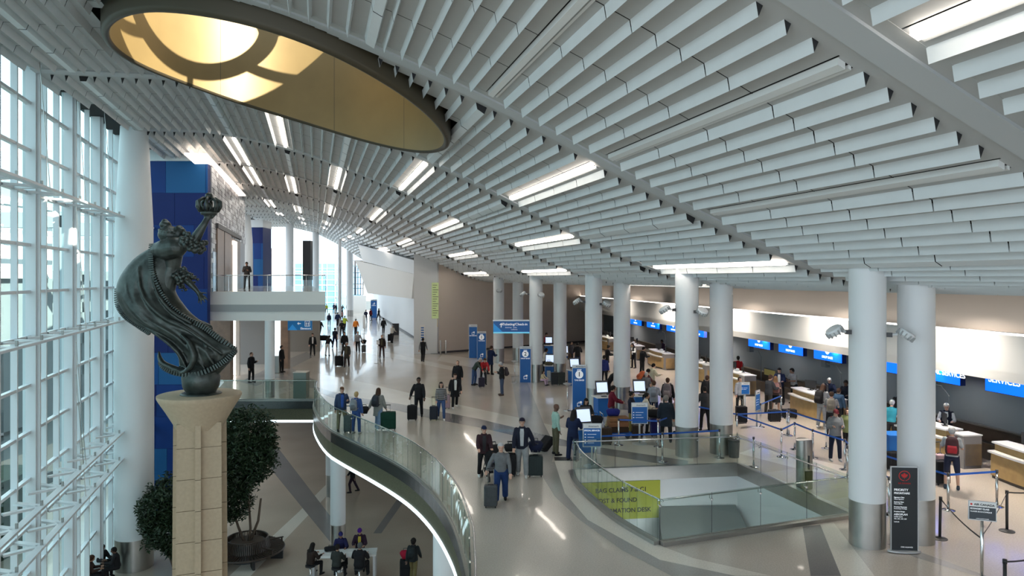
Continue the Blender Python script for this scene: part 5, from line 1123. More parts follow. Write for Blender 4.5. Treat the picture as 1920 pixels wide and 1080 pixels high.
def top_mesh(pose, style):
    k = ('top', pose, style)
    if k in _fig: return _fig[k]
    j = frame(pose); m = MB(); tp, T = j['tp'], j['T']; X = M_dark; g = {'shirt':.012,'tee':.014,'jacket':.032,'coat':.036,'vest':.03}[style]; z0 = {'shirt':.90,'tee':.90,'jacket':.84,'coat':.60,'vest':.90}[style]
    I = Matrix.Identity(3); rings = []
    if style == 'coat' and pose not in ('sit','squat'): rings += [(V3((0,0,.60)),.22,.16,I),(V3((0,0,.75)),.20,.145,I)]
    elif style == 'jacket' and pose not in ('sit','squat','lean'): rings += [(V3((0,0,.84)),.185,.135,I)]
    rings += [(tp((0,0,.92)),.160+g,.112+g,T),(tp((0,0,1.08)),.138+g*1.2,.10+g,T),(tp((0,.002,1.24)),.16+g,.115+g,T),(tp((0,.005,1.33)),.172+g,.118+g,T),(tp((0,.008,1.41)),.165+g*.7,.092+g*.6,T),(tp((0,.01,1.455)),.10+g*.4,.066+g*.5,T),(tp((0,.01,1.49)),.062+g*.5,.058+g*.5,T)]
    loft(m, rings, X, 24)
    for s in (-1,1):
        sh, el, wr, hd, hip, kn, an = j[s]; q = g*.75
        if style == 'vest': m.ball(sh, .062, X, 12, 8); continue
        if style == 'tee': limb(m, [sh, sh.lerp(el,.75)], [.066,.060], X, 12); continue
        limb(m, [sh, sh.lerp(el,.5), el], [.054+q*.7,.050+q,.046+q], X, 14); limb(m, [el, el.lerp(wr,.5), el.lerp(wr,.96)], [.046+q,.042+q,.034+q*.8], X, 14)
    if style == 'jacket': m.tube([tp((.075*math.cos(t), .01+.07*math.sin(t), 1.49)) for t in [2*pi*i/16 for i in range(16)]], .018, X, n=6, closed=True)
    me = remeshed(m, .014, 3, 'top'); _fig[k] = me; return me
def bottom_mesh(pose, style):
    k = ('bottom', pose, style)
    if k in _fig: return _fig[k]
    j = frame(pose); m = MB(); X = M_dark; I = Matrix.Identity(3); g = .014 if style != 'wide' else .028
    loft(m, [(V3((0,0,.84)),.155,.11,I),(V3((0,0,.95)),.152,.112,I),(V3((0,0,1.02)),.135,.10,I)], X)
    if style == 'skirt' and pose not in ('sit','squat'): loft(m, [(V3((0,0,.50)),.24,.19,I),(V3((0,0,.75)),.20,.15,I),(V3((0,0,.95)),.15,.11,I)], X)
    for s in (-1,1):
        sh, el, wr, hd, hip, kn, an = j[s]
        if style == 'skirt': continue
        limb(m, [hip, hip.lerp(kn,.5), kn], [.092+g*.6,.078+g,.058+g], X, 14)
        if style == 'shorts': continue
        limb(m, [kn, kn.lerp(an,.35), kn.lerp(an,.93)], [.058+g,.056+g,.046+g*1.2], X, 14)
    me = remeshed(m, .014, 3, 'trousers'); _fig[k] = me; return me
def shoe_mesh():
    if 'shoe' in _fig: return _fig['shoe']
    m = MB(); limb(m, [(0,.04,.045),(0,-.03,.045),(0,-.11,.034),(0,-.17,.028)], [.046,.044,.042,.034], M_dark, 12, ell=(1,.9)); limb(m, [(0,.02,.06),(0,.015,.10)], [.044,.042], M_dark)
    m.prism([(.042*math.cos(t)+0, -.06+.135*math.sin(t)) for t in [2*pi*i/20 for i in range(20)]], 0.0, .025, M_dark)
    _fig['shoe'] = remeshed(m, .011, 2, 'shoe'); return _fig['shoe']
def hair_mesh(style):
    k = ('hair', style)
    if k in _fig: return _fig[k]
    m = MB(); X = M_dark
    if style in ('short','long','bun','thin','curly','tail'):
        e = .006 if style == 'thin' else (.030 if style == 'curly' else .014)
        m.ball((0,.016,.030), (.080+e,.098+e,.092+e), X, 20, 14); m.ball((0,.05,-.01), (.070+e,.06+e,.075+e), X, 16, 10)
        if style == 'long': loft(m, [((0,.085,-.30),.085,.028,Matrix.Identity(3)),((0,.08,-.18),.10,.04,Matrix.Identity(3)),((0,.06,-.05),.092,.055,Matrix.Identity(3)),((0,.045,.05),.085,.06,Matrix.Identity(3))], X); [limb(m, [(s*.078,.0,.02),(s*.086,.0,-.08),(s*.085,.01,-.18)], [.024,.026,.02], X, 8) for s in (-1,1)]
        if style == 'bun': m.ball((0,.11,.085), .048, X, 12, 8)
        if style == 'tail': limb(m, [(0,.10,.05),(0,.15,.0),(0,.15,-.10),(0,.13,-.20)], [.026,.034,.032,.012], X, 10)
        if style == 'curly':
            rnd = random.Random(2)
            for i in range(26): a = rnd.random()*6.28; b = rnd.uniform(.0,1.3); m.ball((.098*math.cos(a)*math.cos(b), .03+.105*math.sin(a)*math.cos(b), .03+.10*math.sin(b)), .026, X, 6, 5)
        me = remeshed(m, .010, 2, 'hair')
        # keep the face free
        bm = bmesh.new(); bm.from_mesh(me); dl = [v for v in bm.verts if v.co.y < -.035 and v.co.z < .062 and abs(v.co.x) < .074]; bmesh.ops.delete(bm, geom=dl, context='VERTS'); bm.to_mesh(me); bm.free()
    elif style == 'cap':
        m.ball((0,.010,.058), (.088,.108,.078), X, 20, 12); me0 = m
        br = [( .075*math.sin(t), -.075-.085*math.cos(t)) for t in [(-1.45+2.9*i/12) for i in range(13)]]; m.prism(br, .058, .070, X); me = remeshed(m, .008, 1, 'cap')
        bm = bmesh.new(); bm.from_mesh(me); bmesh.ops.delete(bm, geom=[v for v in bm.verts if v.co.z < .036], context='VERTS'); bm.to_mesh(me); bm.free()
    elif style == 'beanie':
        m.ball((0,.012,.050), (.090,.108,.088), X, 20, 12); m.ball((0,.02,.10), (.06,.07,.065), X, 16, 10); me = remeshed(m, .010, 2, 'beanie')
        bm = bmesh.new(); bm.from_mesh(me); bmesh.ops.delete(bm, geom=[v for v in bm.verts if v.co.z < .018], context='VERTS'); bm.to_mesh(me); bm.free()
    elif style == 'hard':
        m.ball((0,.005,.060), (.10,.125,.085), X, 20, 12); m.prism([(.115*math.cos(t), -.02+.15*math.sin(t)) for t in [2*pi*i/24 for i in range(24)]], .035, .048, X); m.box(-.012,.012,-.11,.12,.10,.152,X); me = remeshed(m, .010, 1, 'hard_hat')
        bm = bmesh.new(); bm.from_mesh(me); bmesh.ops.delete(bm, geom=[v for v in bm.verts if v.co.z < .028], context='VERTS'); bm.to_mesh(me); bm.free()
    _fig[k] = me; return me
_cm = {}
def cm(rgb, rough=.8):
    k = tuple(rgb)
    if k not in _cm: _cm[k] = mat('cloth %02d' % len(_cm), tuple(rgb), rough, noise=.12, nscale=9, spec=.25)
    return _cm[k]
def part(name, me, parent, material, loc=(0,0,0), M3=None, scale=1):
    o = link(name, me, parent, loc); 
    if M3 is not None: o.rotation_euler = M3.to_euler()
    if scale != 1: o.scale = (scale,)*3
    if not me.materials: me.materials.append(M_dark)
    o.material_slots[0].link = 'OBJECT'; o.material_slots[0].material = material; return o
BK=(.012,.012,.014); DK=(.03,.03,.034); NV=(.010,.018,.055); JN=(.045,.085,.20); GY=(.20,.21,.22); LG=(.42,.43,.44); WH=(.72,.72,.70); KH=(.28,.22,.14); OL=(.10,.09,.055); MR=(.13,.015,.022); RD=(.45,.025,.03); BL=(.03,.09,.34); CR=(.62,.55,.43); PK=(.60,.42,.42); GN=(.03,.055,.04); BR=(.12,.06,.035); TE=(.04,.32,.42)
HB=(.012,.009,.008); HBR=(.06,.03,.018); HBL=(.38,.26,.12); HG=(.42,.42,.42); HW=(.66,.64,.60)
_people = {}
def stripes():
    if 'stripes' in MATS: return MATS['stripes']
    m = bpy.data.materials.new('striped knit'); m.use_nodes = True; nt = m.node_tree; b = nt.nodes['Principled BSDF']; N = nt.nodes.new
    tc_ = N('ShaderNodeTexCoord'); sp = N('ShaderNodeSeparateXYZ'); mu = N('ShaderNodeMath'); mu.operation = 'SINE'; k = N('ShaderNodeMath'); k.operation = 'MULTIPLY'; k.inputs[1].default_value = 105
    r = N('ShaderNodeValToRGB'); r.color_ramp.interpolation = 'CONSTANT'; r.color_ramp.elements[0].color = (.012,.012,.014,1); r.color_ramp.elements[1].position = .62; r.color_ramp.elements[1].color = (.55,.55,.55,1)
    L = nt.links.new; L(tc_.outputs['Object'], sp.inputs[0]); L(sp.outputs[2], k.inputs[0]); L(k.outputs[0], mu.inputs[0]); L(mu.outputs[0], r.inputs[0]); L(r.outputs[0], b.inputs['Base Color']); b.inputs['Roughness'].default_value = .8
    MATS['stripes'] = m; return m
def person(key, px, py, hgt, pose, head, top, bottom, hair, skin, label, z=0.0, inner=None, fat=1.0, shoes=BK, loc=None, hat=None, zoff=0.0, group=None):
    j = frame(pose); sc_ = hgt/1.75; p = V3(loc) if loc else P(px, py, z)
    if key.startswith('agent') and key not in ('agent2','agent3','agent4'): yy = 19.95/((px-960)/FPX+.172); p = V3(((px-960)/FPX*yy, yy, 0))
    me = body_mesh(pose); o = link('person', me, None); tag(o, label, 'person', group)
    o.rotation_euler = (0,0,head); o.scale = (sc_*fat, sc_*fat, sc_); gz = ground(j)
    if pose == 'sit': gz = 0
    o.location = p + V3((0,0,-gz*sc_ + zoff))
    o.material_slots[0].link = 'OBJECT'; o.material_slots[0].material = (SKIN0, SKIN1, SKIN2)[skin]
    ts, tc_ = top; part('vest' if ts == 'vest' else {'shirt':'shirt','tee':'t_shirt','jacket':'jacket','coat':'coat'}[ts], top_mesh(pose, ts), o, cm(tc_) if tc_ != 'stripes' else stripes())
    if ts == 'vest': part('shirt', top_mesh(pose, 'shirt'), o, cm(inner or (.20,.21,.22)))
    bs, bc_ = bottom; part({'trousers':'trousers','wide':'trousers','shorts':'shorts','skirt':'skirt'}[bs], bottom_mesh(pose, bs), o, cm(bc_))
    for s in (-1,1): part('shoe', shoe_mesh(), o, cm(shoes, .5), j[s][6]+V3((0,0,-.085)))
    hs, hc = hair
    if hs: part('hair', hair_mesh(hs), o, cm(hc), j['head'], j['H'])
    if hat: part({'cap':'cap','beanie':'beanie','hard':'hard_hat'}[hat[0]], hair_mesh(hat[0]), o, cm(hat[1]), j['head'], j['H'])
    if inner:
        m = MB(); vs = []
        for z_, w_ in ((1.46,.05),(1.36,.062),(1.2,.055),(1.05,.05),(.95,.045)):
            y_ = -(.118 if z_ < 1.3 else .128 if z_ < 1.4 else .085) - (.034 if ts in ('jacket','coat') else .018); vs += [j['tp']((-w_,y_+.004,z_)), j['tp']((0,y_-.006,z_)), j['tp']((w_,y_+.004,z_))]
        m.add(vs, [(3*a+b,3*a+b+3,3*a+b+4,3*a+b+1) for a in range(4) for b in (0,1)], cm(inner)); m.build('shirt_front', o, 1)
    _people[key] = (o, j, sc_, head, label); return o
def hands(key, s):
    o, j, sc_, head, _ = _people[key]; v = j[s][3]; v = V3((v.x*o.scale.x, v.y*o.scale.y, v.z*o.scale.z)); return o.location + Matrix.Rotation(head,3,'Z')@v
def pdesc(key): return _people[key][4]
def backpack(key, rgb, label, k=1.0, rgb2=None):
    o, j, sc_, head, _ = _people[key]; m = MB(); T = j['T']; c = cm(rgb)
    loft(m, [((0,0,-.24),.13,.07,Matrix.Identity(3)),((0,.01,-.18),.155,.09,Matrix.Identity(3)),((0,.015,-.02),.155,.095,Matrix.Identity(3)),((0,.005,.14),.14,.08,Matrix.Identity(3)),((0,-.01,.22),.09,.05,Matrix.Identity(3))], c)
    R_ = Matrix.Rotation(head,3,'Z'); tp = j['tp']((0,.245,1.24)); tp = V3((tp.x*o.scale.x, tp.y*o.scale.y, tp.z*o.scale.z))
    b = thing('backpack', label, 'backpack', o.location+R_@tp, 0); b.rotation_euler = (R_@T).to_euler(); b.scale = (k*sc_,)*3
    m.build('pack', b, 1)
    m = MB(); loft(m, [((0,.10,-.19),.10,.03,Matrix.Identity(3)),((0,.115,-.10),.115,.035,Matrix.Identity(3)),((0,.10,0),.10,.02,Matrix.Identity(3))], cm(rgb2 or tuple(x*.6 for x in rgb))); m.build('front_pocket', b, 1)
    for s in (-1,1): m = MB(); m.tube([(s*.07,-.03,.20),(s*.10,-.12,.24),(s*.10,-.30,.17),(s*.115,-.335,.02),(s*.135,-.20,-.14),(s*.12,-.03,-.20)], .017, c, n=6, ell=(1.5,.6)); m.build('strap', b, 1)
def suitcase(p, rgb, label, h=.62, w_=.42, d=.26, rz=0.0, tilt=0.0, handle=None, soft=False, ribs=True):
    t = thing('suitcase', label, 'suitcase', p, rz); t.rotation_euler = (tilt,0,rz); c = cm(rgb, .4 if not soft else .85)
    m = MB(); m.box(-w_/2,w_/2,-d/2,d/2,.05,h,c); m.build('shell', t, bevel=.035)
    if ribs and not soft: 
        m = MB()
        for i in range(5): x = -w_*.34+w_*.17*i; m.box(x-.012,x+.012,-d/2-.006,d/2+.006,.10,h-.05,c)
        m.build('ribs', t)
    elif soft:
        m = MB(); m.box(-w_*.38,w_*.38,-d/2-.035,-d/2,.12,h*.62,c); m.build('pocket', t, bevel=.015)
    for a in (-1,1):
        for b in (-1,1): m = MB(); m.tube([(a*(w_/2-.05)-.014,b*(d/2-.05),.028),(a*(w_/2-.05)+.014,b*(d/2-.05),.028)], .028, M_black, n=10); m.build('wheel', t)
    m = MB(); m.tube([(-.07,0,h),(-.06,0,h+.025),(.06,0,h+.025),(.07,0,h)], .012, M_black, n=6); m.build('top_handle', t)
    if handle:
        m = MB(); a, b = (-.08, d/2-.03, h), (.08, d/2-.03, h); m.tube([a, (a[0],a[1],handle)], .009, M_chrome, n=6); m.tube([b, (b[0],b[1],handle)], .009, M_chrome, n=6); m.tube([(a[0]-.02,a[1],handle),(b[0]+.02,b[1],handle)], .016, M_black, n=8); m.build('telescopic_handle', t)
    return t
def bag(p, rgb, label, r=(.22,.14,.14), name='duffel_bag', cat_='bag', rz=0.0):
    t = thing(name, label, cat_, p, rz); m = MB(); c = cm(rgb); n_ = 14
    m.tube([(-r[0],0,r[2]*.9),(-r[0]*.8,0,r[2]),(0,0,r[2]*1.04),(r[0]*.8,0,r[2]),(r[0],0,r[2]*.9)], [r[2]*.7,r[2]*.95,r[2],r[2]*.95,r[2]*.7], c, n=n_, ell=(r[1]/r[2],1)); m.build('body', t, 1)
    m = MB(); m.tube([(-.08,0,r[2]*1.9),(-.07,0,r[2]*2.4),(.07,0,r[2]*2.4),(.08,0,r[2]*1.9)], .012, M_black, n=6); m.build('handle', t); return t
H = math.pi
pp = person
# ---- the concourse, near to far
pp('stroller',907,897,1.66,'push',.15,('jacket',(.035,.015,.020)),('trousers',BK),('tail',HBR),0,'woman in a navy cap and dark burgundy jacket pushing a stroller',inner=DK,shoes=WH,hat=('cap',NV))
pp('grey',939,941,1.64,'pullL',.05,('shirt',(.14,.145,.15)),('wide',(.012,.035,.12)),('short',HG),0,'grey haired woman in a grey sweater and navy trousers, nearest on the concourse',fat=1.12,shoes=BK)
pp('tall',979,893,1.84,'pullR',-.05,('jacket',(.012,.014,.028)),('wide',(.27,.28,.29)),('short',HBR),0,'tall man in a dark cap, navy jacket and light grey trousers, walking with luggage',inner=LG,shoes=WH,hat=('cap',(.02,.015,.03)))
pp('mint',1042,853,1.78,'onehand',1.9,('shirt',(.30,.46,.40)),('trousers',OL),(None,0),2,'bald man in a mint green top and olive trousers standing side on',shoes=BK)
pp('suit',1074,864,1.72,'counter',2.7,('jacket',NV),('wide',NV),('long',HB),1,'woman in a navy suit with long black hair, seen from behind at the blue sign',shoes=BK)
pp('tablet',1098,828,1.66,'counter',.1,('coat',BK),('trousers',BK),('long',HB),1,'woman in a black coat standing behind the tilted lit tablet')
pp('hoodie',785,783,1.80,'pullL',.1,('jacket',BK),('trousers',BK),('short',HB),2,'man dressed all in black pulling a black suitcase, facing the viewer')
pp('stripe',827,787,1.68,'walk',.15,('shirt','stripes'),('trousers',JN),('long',HB),0,'woman in a black and white striped sweater and blue jeans',shoes=WH)
pp('whitetop',853,765,1.66,'walk2',.25,('coat',BK),('trousers',BK),('short',HBR),0,'woman in a white blouse under an open black coat',inner=WH,shoes=WH,fat=1.08)
pp('behind',858,738,1.76,'stand',-.1,('jacket',BK),('trousers',BK),('thin',HBR),0,'man in black right behind the woman in the white blouse')
pp('cap',641,808,1.78,'onehand',.35,('jacket',(.03,.05,.10)),('trousers',KH),('short',HG),0,'man in a brown cap, navy jacket and khaki trousers behind the glass rail',inner=BL,shoes=DK,hat=('cap',BR))
pp('blonde',668,813,1.66,'onehand',2.9,('jacket',(.035,.085,.26)),('trousers',(.03,.07,.24)),('short',HBL),0,'blonde woman in blue seen from behind beside the glass rail',shoes=LG)
pp('cardigan',709,806,1.72,'pullR',2.8,('coat',(.22,.23,.22)),('wide',(.16,.24,.36)),('long',HBR),0,'brown haired woman in a grey cardigan and pale jeans walking away with a green suitcase',shoes=WH)
pp('greenj',889,722,1.70,'lean',1.3,('jacket',(.05,.065,.055)),('trousers',JN),('short',HG),0,'bending person in a dark green jacket and blue jeans')
pp('redj',906,721,1.68,'lean',.3,('jacket',RD),('trousers',DK),('short',HBR),0,'bending person in a bright red jacket')
pp('navyb',919,702,1.84,'counter',2.5,('coat',NV),('trousers',BK),('short',HBR),0,'man in a long dark navy coat seen from behind beside the red jacket')
pp('leftf',941,741,1.76,'phone',-1.4,('jacket',BK),('trousers',(.05,.07,.12)),('short',HG),0,'grey haired person in a black jacket and jeans standing side on, facing left',shoes=(.05,.03,.025))
pp('vest',793,678,1.78,'walk',3.0,('vest',BK),('trousers',BK),('short',HB),0,'man in a black vest over a grey shirt walking away near the white pillar')
pp('openj',716,671,1.78,'stand',.1,('jacket',(.03,.02,.018)),('trousers',(.06,.03,.028)),('thin',HBR),0,'man in an open dark brown jacket walking towards the viewer by a thin post',inner=OL)
pp('whites',735,643,1.76,'push',2.9,('shirt',(.60,.56,.50)),('trousers',BK),('thin',HG),0,'man in a cream shirt and black trousers pushing luggage away')
pp('blackb',719,625,1.76,'walk',3.1,('jacket',BK),('trousers',BK),('short',HB),1,'person in black walking away along the white wall')
pp('sweater',671,661,1.78,'pullR',.1,('shirt',(.36,.37,.39)),('trousers',BK),('thin',HBR),0,'man in a light grey sweater with a bag on a suitcase')
pp('coatw',650,688,1.74,'pullL',.1,('coat',(.05,.045,.04)),('trousers',(.04,.022,.02)),('beanie' and 'short',HG),0,'woman in a dark coat and scarf pulling a big black suitcase',inner=OL)
pp('darkm',646,664,1.80,'stand',.1,('jacket',BK),('trousers',BK),('short',HBR),0,'tall man in black directly behind the woman with the big black suitcase')
pp('awayb',628,652,1.80,'walk2',3.1,('tee',(.015,.02,.04)),('trousers',(.012,.02,.06)),('short',HB),0,'man in a dark t-shirt and navy trousers walking away near the walkway end')
pp('whitep',614,667,1.70,'lean',3.0,('jacket',BK),('trousers',(.62,.62,.60)),('short',HB),1,'person in white trousers and black jacket loaded with black bags')
pp('blazer',586,667,1.78,'stand',.35,('jacket',BK),('trousers',BK),('short',HBR),0,'man in a black blazer and white shirt under the Elevators sign',inner=WH)
pp('edge',600,629,1.78,'walk',2.9,('jacket',BK),('trousers',BK),('short',HB),0,'dark dressed person at the end of the lobby wall, right of the Elevators sign')
pp('orange',667,627,1.78,'walk',3.1,('jacket',(.75,.22,.03)),('trousers',BK),('short',HB),0,'worker in an orange vest and white hard hat',hat=('hard',WH))
pp('yellow',646,620,1.78,'push',3.0,('jacket',(.42,.50,.05)),('trousers',BK),('short',HB),0,'worker in a yellow vest and white hard hat',hat=('hard',WH))
pp('front1',641,631,1.72,'counter',.2,('jacket',BK),('trousers',BK),('short',HB),1,'person in black in front of the yellow vested worker')
pp('bluem',633,611,1.80,'walk',3.0,('jacket',(.02,.035,.09)),('trousers',BK),('thin',HBR),0,'broad man in a dark blue jacket carrying a bag, far down the hall',fat=1.1)
pp('pinkp',641,604,1.70,'walk2',2.9,('shirt',(.35,.18,.15)),('trousers',BK),('short',HB),0,'person in a dusky pink top right beside the broad man in dark blue')
pp('farw',617,611,1.68,'walk',.3,('jacket',(.02,.022,.05)),('trousers',(.06,.08,.13)),('long',HB),1,'woman with long dark hair and a handbag at the end of the walkway fascia')
pp('poloback',668,586,1.76,'walk',3.1,('tee',(.02,.03,.22)),('trousers',BK),('short',HB),0,'person in a royal blue polo shirt walking away, far down the hall')
for i, (x, y, c, lb) in enumerate(((652,578,BK,'tallest one of the far group beside the reflective vests'),(656,573,(.25,.30,.05),'in a greenish vest, far down the hall by the gridded windows'),(641,581,DK,'bending over luggage, far down the hall'),(626,580,NV,'leftmost one of the three at the far barrier'),(630,576,BK,'middle one of the three at the far barrier'),(637,576,BK,'rightmost one of the three at the far barrier'),(612,580,(.25,.30,.04),'in a yellow vest just right of the walkway fascia'),(686,603,NV,'seated by the distant dark counter'),(695,599,MR,'behind the distant blue totem'),(710,600,BK,'right of the distant blue totem'))):
    pp('far%d' % i, x, max(y, 587)+(i % 3), 1.74, ('stand','walk','lean','phone')[i % 4], .3*(i % 5), ('jacket', c), ('trousers', BK), ('short', HB), i % 2, 'distant dark dressed person, '+lb)
# ---- lobby, upper walkway
pp('lobby',471,717,1.78,'onehand',1.2,('jacket',BK),('trousers',BK),('thin',HBR),0,'man in black looking at his phone in the lobby under the walkway')
pp('column',528,698,1.75,'stand',1.4,('jacket',BK),('trousers',BK),('short',HB),1,'dark dressed person half hidden behind the slim walkway column')
pp('upper',0,0,1.78,'phone',.1,('jacket',BK),('trousers',BK),('short',HB),2,'man in black standing on the upper walkway looking down at his hands',loc=Q(463,541,47.5)*1.0)
_people['upper'][0].location.z = 5.5-ground(frame('phone'))*1.78/1.75
# ---- kiosks by the fourth columns
pp('whitej',1021,705,1.76,'counter',1.9,('shirt',(.68,.64,.57)),('trousers',BK),('short',HB),2,'man in a cream jumper and black trousers at the kiosk between the fourth columns')
pp('child',1016,722,1.15,'squat',1.0,('shirt',(.66,.56,.36)),('trousers',(.50,.36,.50)),('long',HBR),0,'child in cream and lilac crouching on the floor by the suitcases')
pp('pinkw',1067,716,1.68,'counter',2.8,('coat',(.52,.42,.38)),('wide',(.50,.42,.38)),('long',HBR),0,'woman in a pale pink outfit with long brown hair seen from behind')
pp('blackj',1083,692,1.80,'counter',3.0,('jacket',BK),('trousers',(.02,.03,.07)),('short',HB),0,'man in a black jacket with a small white mark, seen from behind')
pp('darkw',1071,684,1.66,'stand',.9,('jacket',DK),('trousers',BK),('bun',HB),1,'dark haired woman beside the man in the black jacket by the far kiosks')
pp('redk',1022,663,1.72,'counter',1.7,('shirt',(.30,.02,.05)),('trousers',BK),('short',HB),1,'person in a dark red top at the farthest kiosk')
# ---- queue, third pair of columns
pp('maroon',1146,803,1.78,'push',1.6,('jacket',(.12,.008,.02)),('trousers',KH),('short',HB),1,'man with glasses in a maroon sweater behind the loaded luggage cart')
pp('navybun',1184,812,1.66,'onehand',1.2,('jacket',(.012,.014,.03)),('trousers',(.20,.16,.05)),('bun',HB),1,'woman in a dark navy top with black hair, left of the woman in cream')
pp('cream',1209,814,1.66,'push',1.5,('jacket',CR),('trousers',BK),('tail',HB),1,'woman in a cream sweater with a black ponytail behind the blue framed sign')
pp('plaid',1226,790,1.74,'counter',2.9,('jacket',(.24,.27,.32)),('trousers',NV),('short',HBR),0,'traveller in a grey blue hooded top at the kiosk, seen from behind')
pp('camo',1252,783,1.76,'stand',2.8,('jacket',BK),('trousers',BK),('short',HBR),0,'traveller in black carrying a patterned backpack, left of the second columns')
pp('puffer',1249,829,1.76,'stand',3.0,('coat',(.014,.022,.034)),('trousers',BK),('short',(.20,.18,.16)),0,'man in a dark quilted puffer coat seen from behind, close to the second columns',fat=1.08)
pp('pinkb',1272,812,1.66,'onehand',-1.2,('jacket',(.42,.22,.20)),('trousers',BK),('short',HBR),0,'person in dusty pink half hidden behind the second left column')
pp('orangeb',1203,752,1.72,'lean',1.9,('jacket',(.09,.03,.03)),('trousers',BK),('short',HB),1,'person in dark red with an orange backpack bending forward')
pp('hood',1222,744,1.74,'counter',2.0,('jacket',(.50,.48,.36)),('trousers',KH),('short',HB),0,'person in a pale hooded sweatshirt leaning over luggage')
pp('greyt',1212,762,1.66,'stand',2.4,('tee',(.16,.16,.17)),('trousers',BK),('thin',HG),0,'person in a grey top between the kiosk and the orange backpack')
pp('blackc',1204,703,1.80,'counter',2.0,('jacket',BK),('trousers',BK),('short',HB),0,'man all in black leaning on the sixth check-in counter')
pp('agent1',1243,697,1.75,'counter',-.9,('jacket',(.03,.012,.03)),('trousers',BK),('short',HB),2,'dark suited airline agent behind the sixth check-in counter')
pp('agent2',1188,690,1.72,'counter',-.9,('vest',BK),('trousers',BK),('long',HB),1,'airline agent in a black vest and white blouse by the third right column',inner=WH)
pp('leanw',1138,697,1.74,'counter',1.7,('coat',BK),('trousers',BK),('bun',HB),0,'woman in a black coat at the counter, seen between the third columns')
pp('bluej',1133,722,1.72,'stand',2.6,('jacket',(.02,.03,.14)),('trousers',BK),('short',HB),1,'traveller in a dark blue jacket between the third columns')
pp('between',1141,752,1.74,'lean',1.4,('jacket',BK),('trousers',BK),('short',HB),1,'traveller in black bending between the third pair of columns')
# ---- second pair of columns and queue
pp('greysuit',1322,806,1.76,'counter',3.0,('jacket',(.035,.035,.038)),('trousers',BK),('short',HB),1,'man in a dark grey suit with white collar between the second columns')
pp('hatb',1326,776,1.74,'stand',2.6,('jacket',BK),('trousers',BK),('short',HBR),0,'traveller in a cap with a big black pack, beyond the man in the grey suit',hat=('cap',(.05,.02,.03)))
pp('boy',1387,772,1.60,'stand',.3,('jacket',(.34,.36,.40)),('trousers',BK),('short',HBR),0,'youth in a light grey hooded sweatshirt right of the second columns')
pp('redshirt',1384,726,1.76,'stand',2.8,('tee',(.42,.015,.02)),('trousers',DK),('short',HB),1,'man in a bright red shirt close to the slate wall')
pp('talk1',1441,776,1.78,'counter',2.0,('jacket',(.035,.038,.045)),('trousers',(.04,.035,.03)),('short',HBR),0,'man in a dark red cap and dark jacket talking with the agents',hat=('cap',(.06,.02,.02)))
pp('talk2',1454,774,1.68,'stand',2.9,('jacket',(.10,.07,.065)),('skirt',BK),('long',(.20,.11,.055)),0,'woman with long light brown hair and a pink backpack seen from behind')
pp('agent3',1462,758,1.80,'counter',-.5,('jacket',NV),('trousers',BK),('short',HB),0,'agent in glasses, navy blazer and white shirt',inner=WH)
pp('agent4',1489,757,1.76,'counter',-1.3,('tee',(.50,.50,.50)),('trousers',BK),('short',HB),1,'agent in a short sleeved white shirt and black trousers',fat=1.08)
pp('beanie',1541,803,1.82,'counter',2.2,('jacket',(.33,.33,.33)),('trousers',(.37,.37,.38)),('long',HBR),0,'traveller in a grey beanie and light grey sweatsuit with a black backpack',hat=('beanie',(.10,.09,.09)),shoes=WH)
pp('agent5',1556,776,1.72,'counter',-.6,('jacket',NV),('trousers',BK),('short',HW),0,'white haired airline agent in navy behind the third check-in counter')
pp('blackcap',1559,818,1.74,'counter',2.7,('tee',(.25,.25,.25)),('trousers',BK),('short',HBR),0,'man in a black cap and grey shirt just beyond the man in the maroon cap',hat=('cap',BK))
pp('blueboy',1573,800,1.60,'stand',2.2,('jacket',(.03,.07,.13)),('trousers',BK),('short',HBR),0,'shorter traveller in a blue top near the third counter')
pp('agent6',1588,784,1.78,'counter',-.8,('jacket',(.015,.018,.03)),('trousers',BK),('short',HB),2,'dark suited agent beside the edge of the nearest left column')
pp('redcap',1566,864,1.76,'phone',-.1,('jacket',(.17,.18,.19)),('trousers',(.008,.012,.028)),('short',HBR),0,'young man in a maroon cap and grey hooded top waiting at the belt',hat=('cap',MR),shoes=LG)
pp('greenw',1590,852,1.66,'walk',-.6,('jacket',(.25,.28,.12)),('trousers',BK),('long',HBR),0,'woman in a yellow green top beside the nearest left column')
# ---- nearest columns
pp('teal',1671,838,1.72,'counter',2.4,('tee',TE),('trousers',DK),('short',HG),0,'traveller in a turquoise shirt and pale hat between the nearest columns',hat=('cap',(.28,.36,.34)))
pp('darkt',1684,815,1.74,'counter',2.2,('jacket',BK),('trousers',BK),('short',HB),0,'dark dressed person beyond the traveller in turquoise')
pp('agent7',1775,841,1.76,'counter',-.6,('vest',(.015,.015,.03)),('trousers',BK),('short',HW),0,'white haired agent in glasses, white shirt and dark waistcoat',inner=WH)
pp('shorts',1785,917,1.80,'counter',2.6,('tee',(.38,.41,.43)),('shorts',(.012,.016,.04)),('short',HG),0,'man in a white cap, grey shirt and navy shorts at the counter',hat=('cap',WH),shoes=(.03,.04,.06))
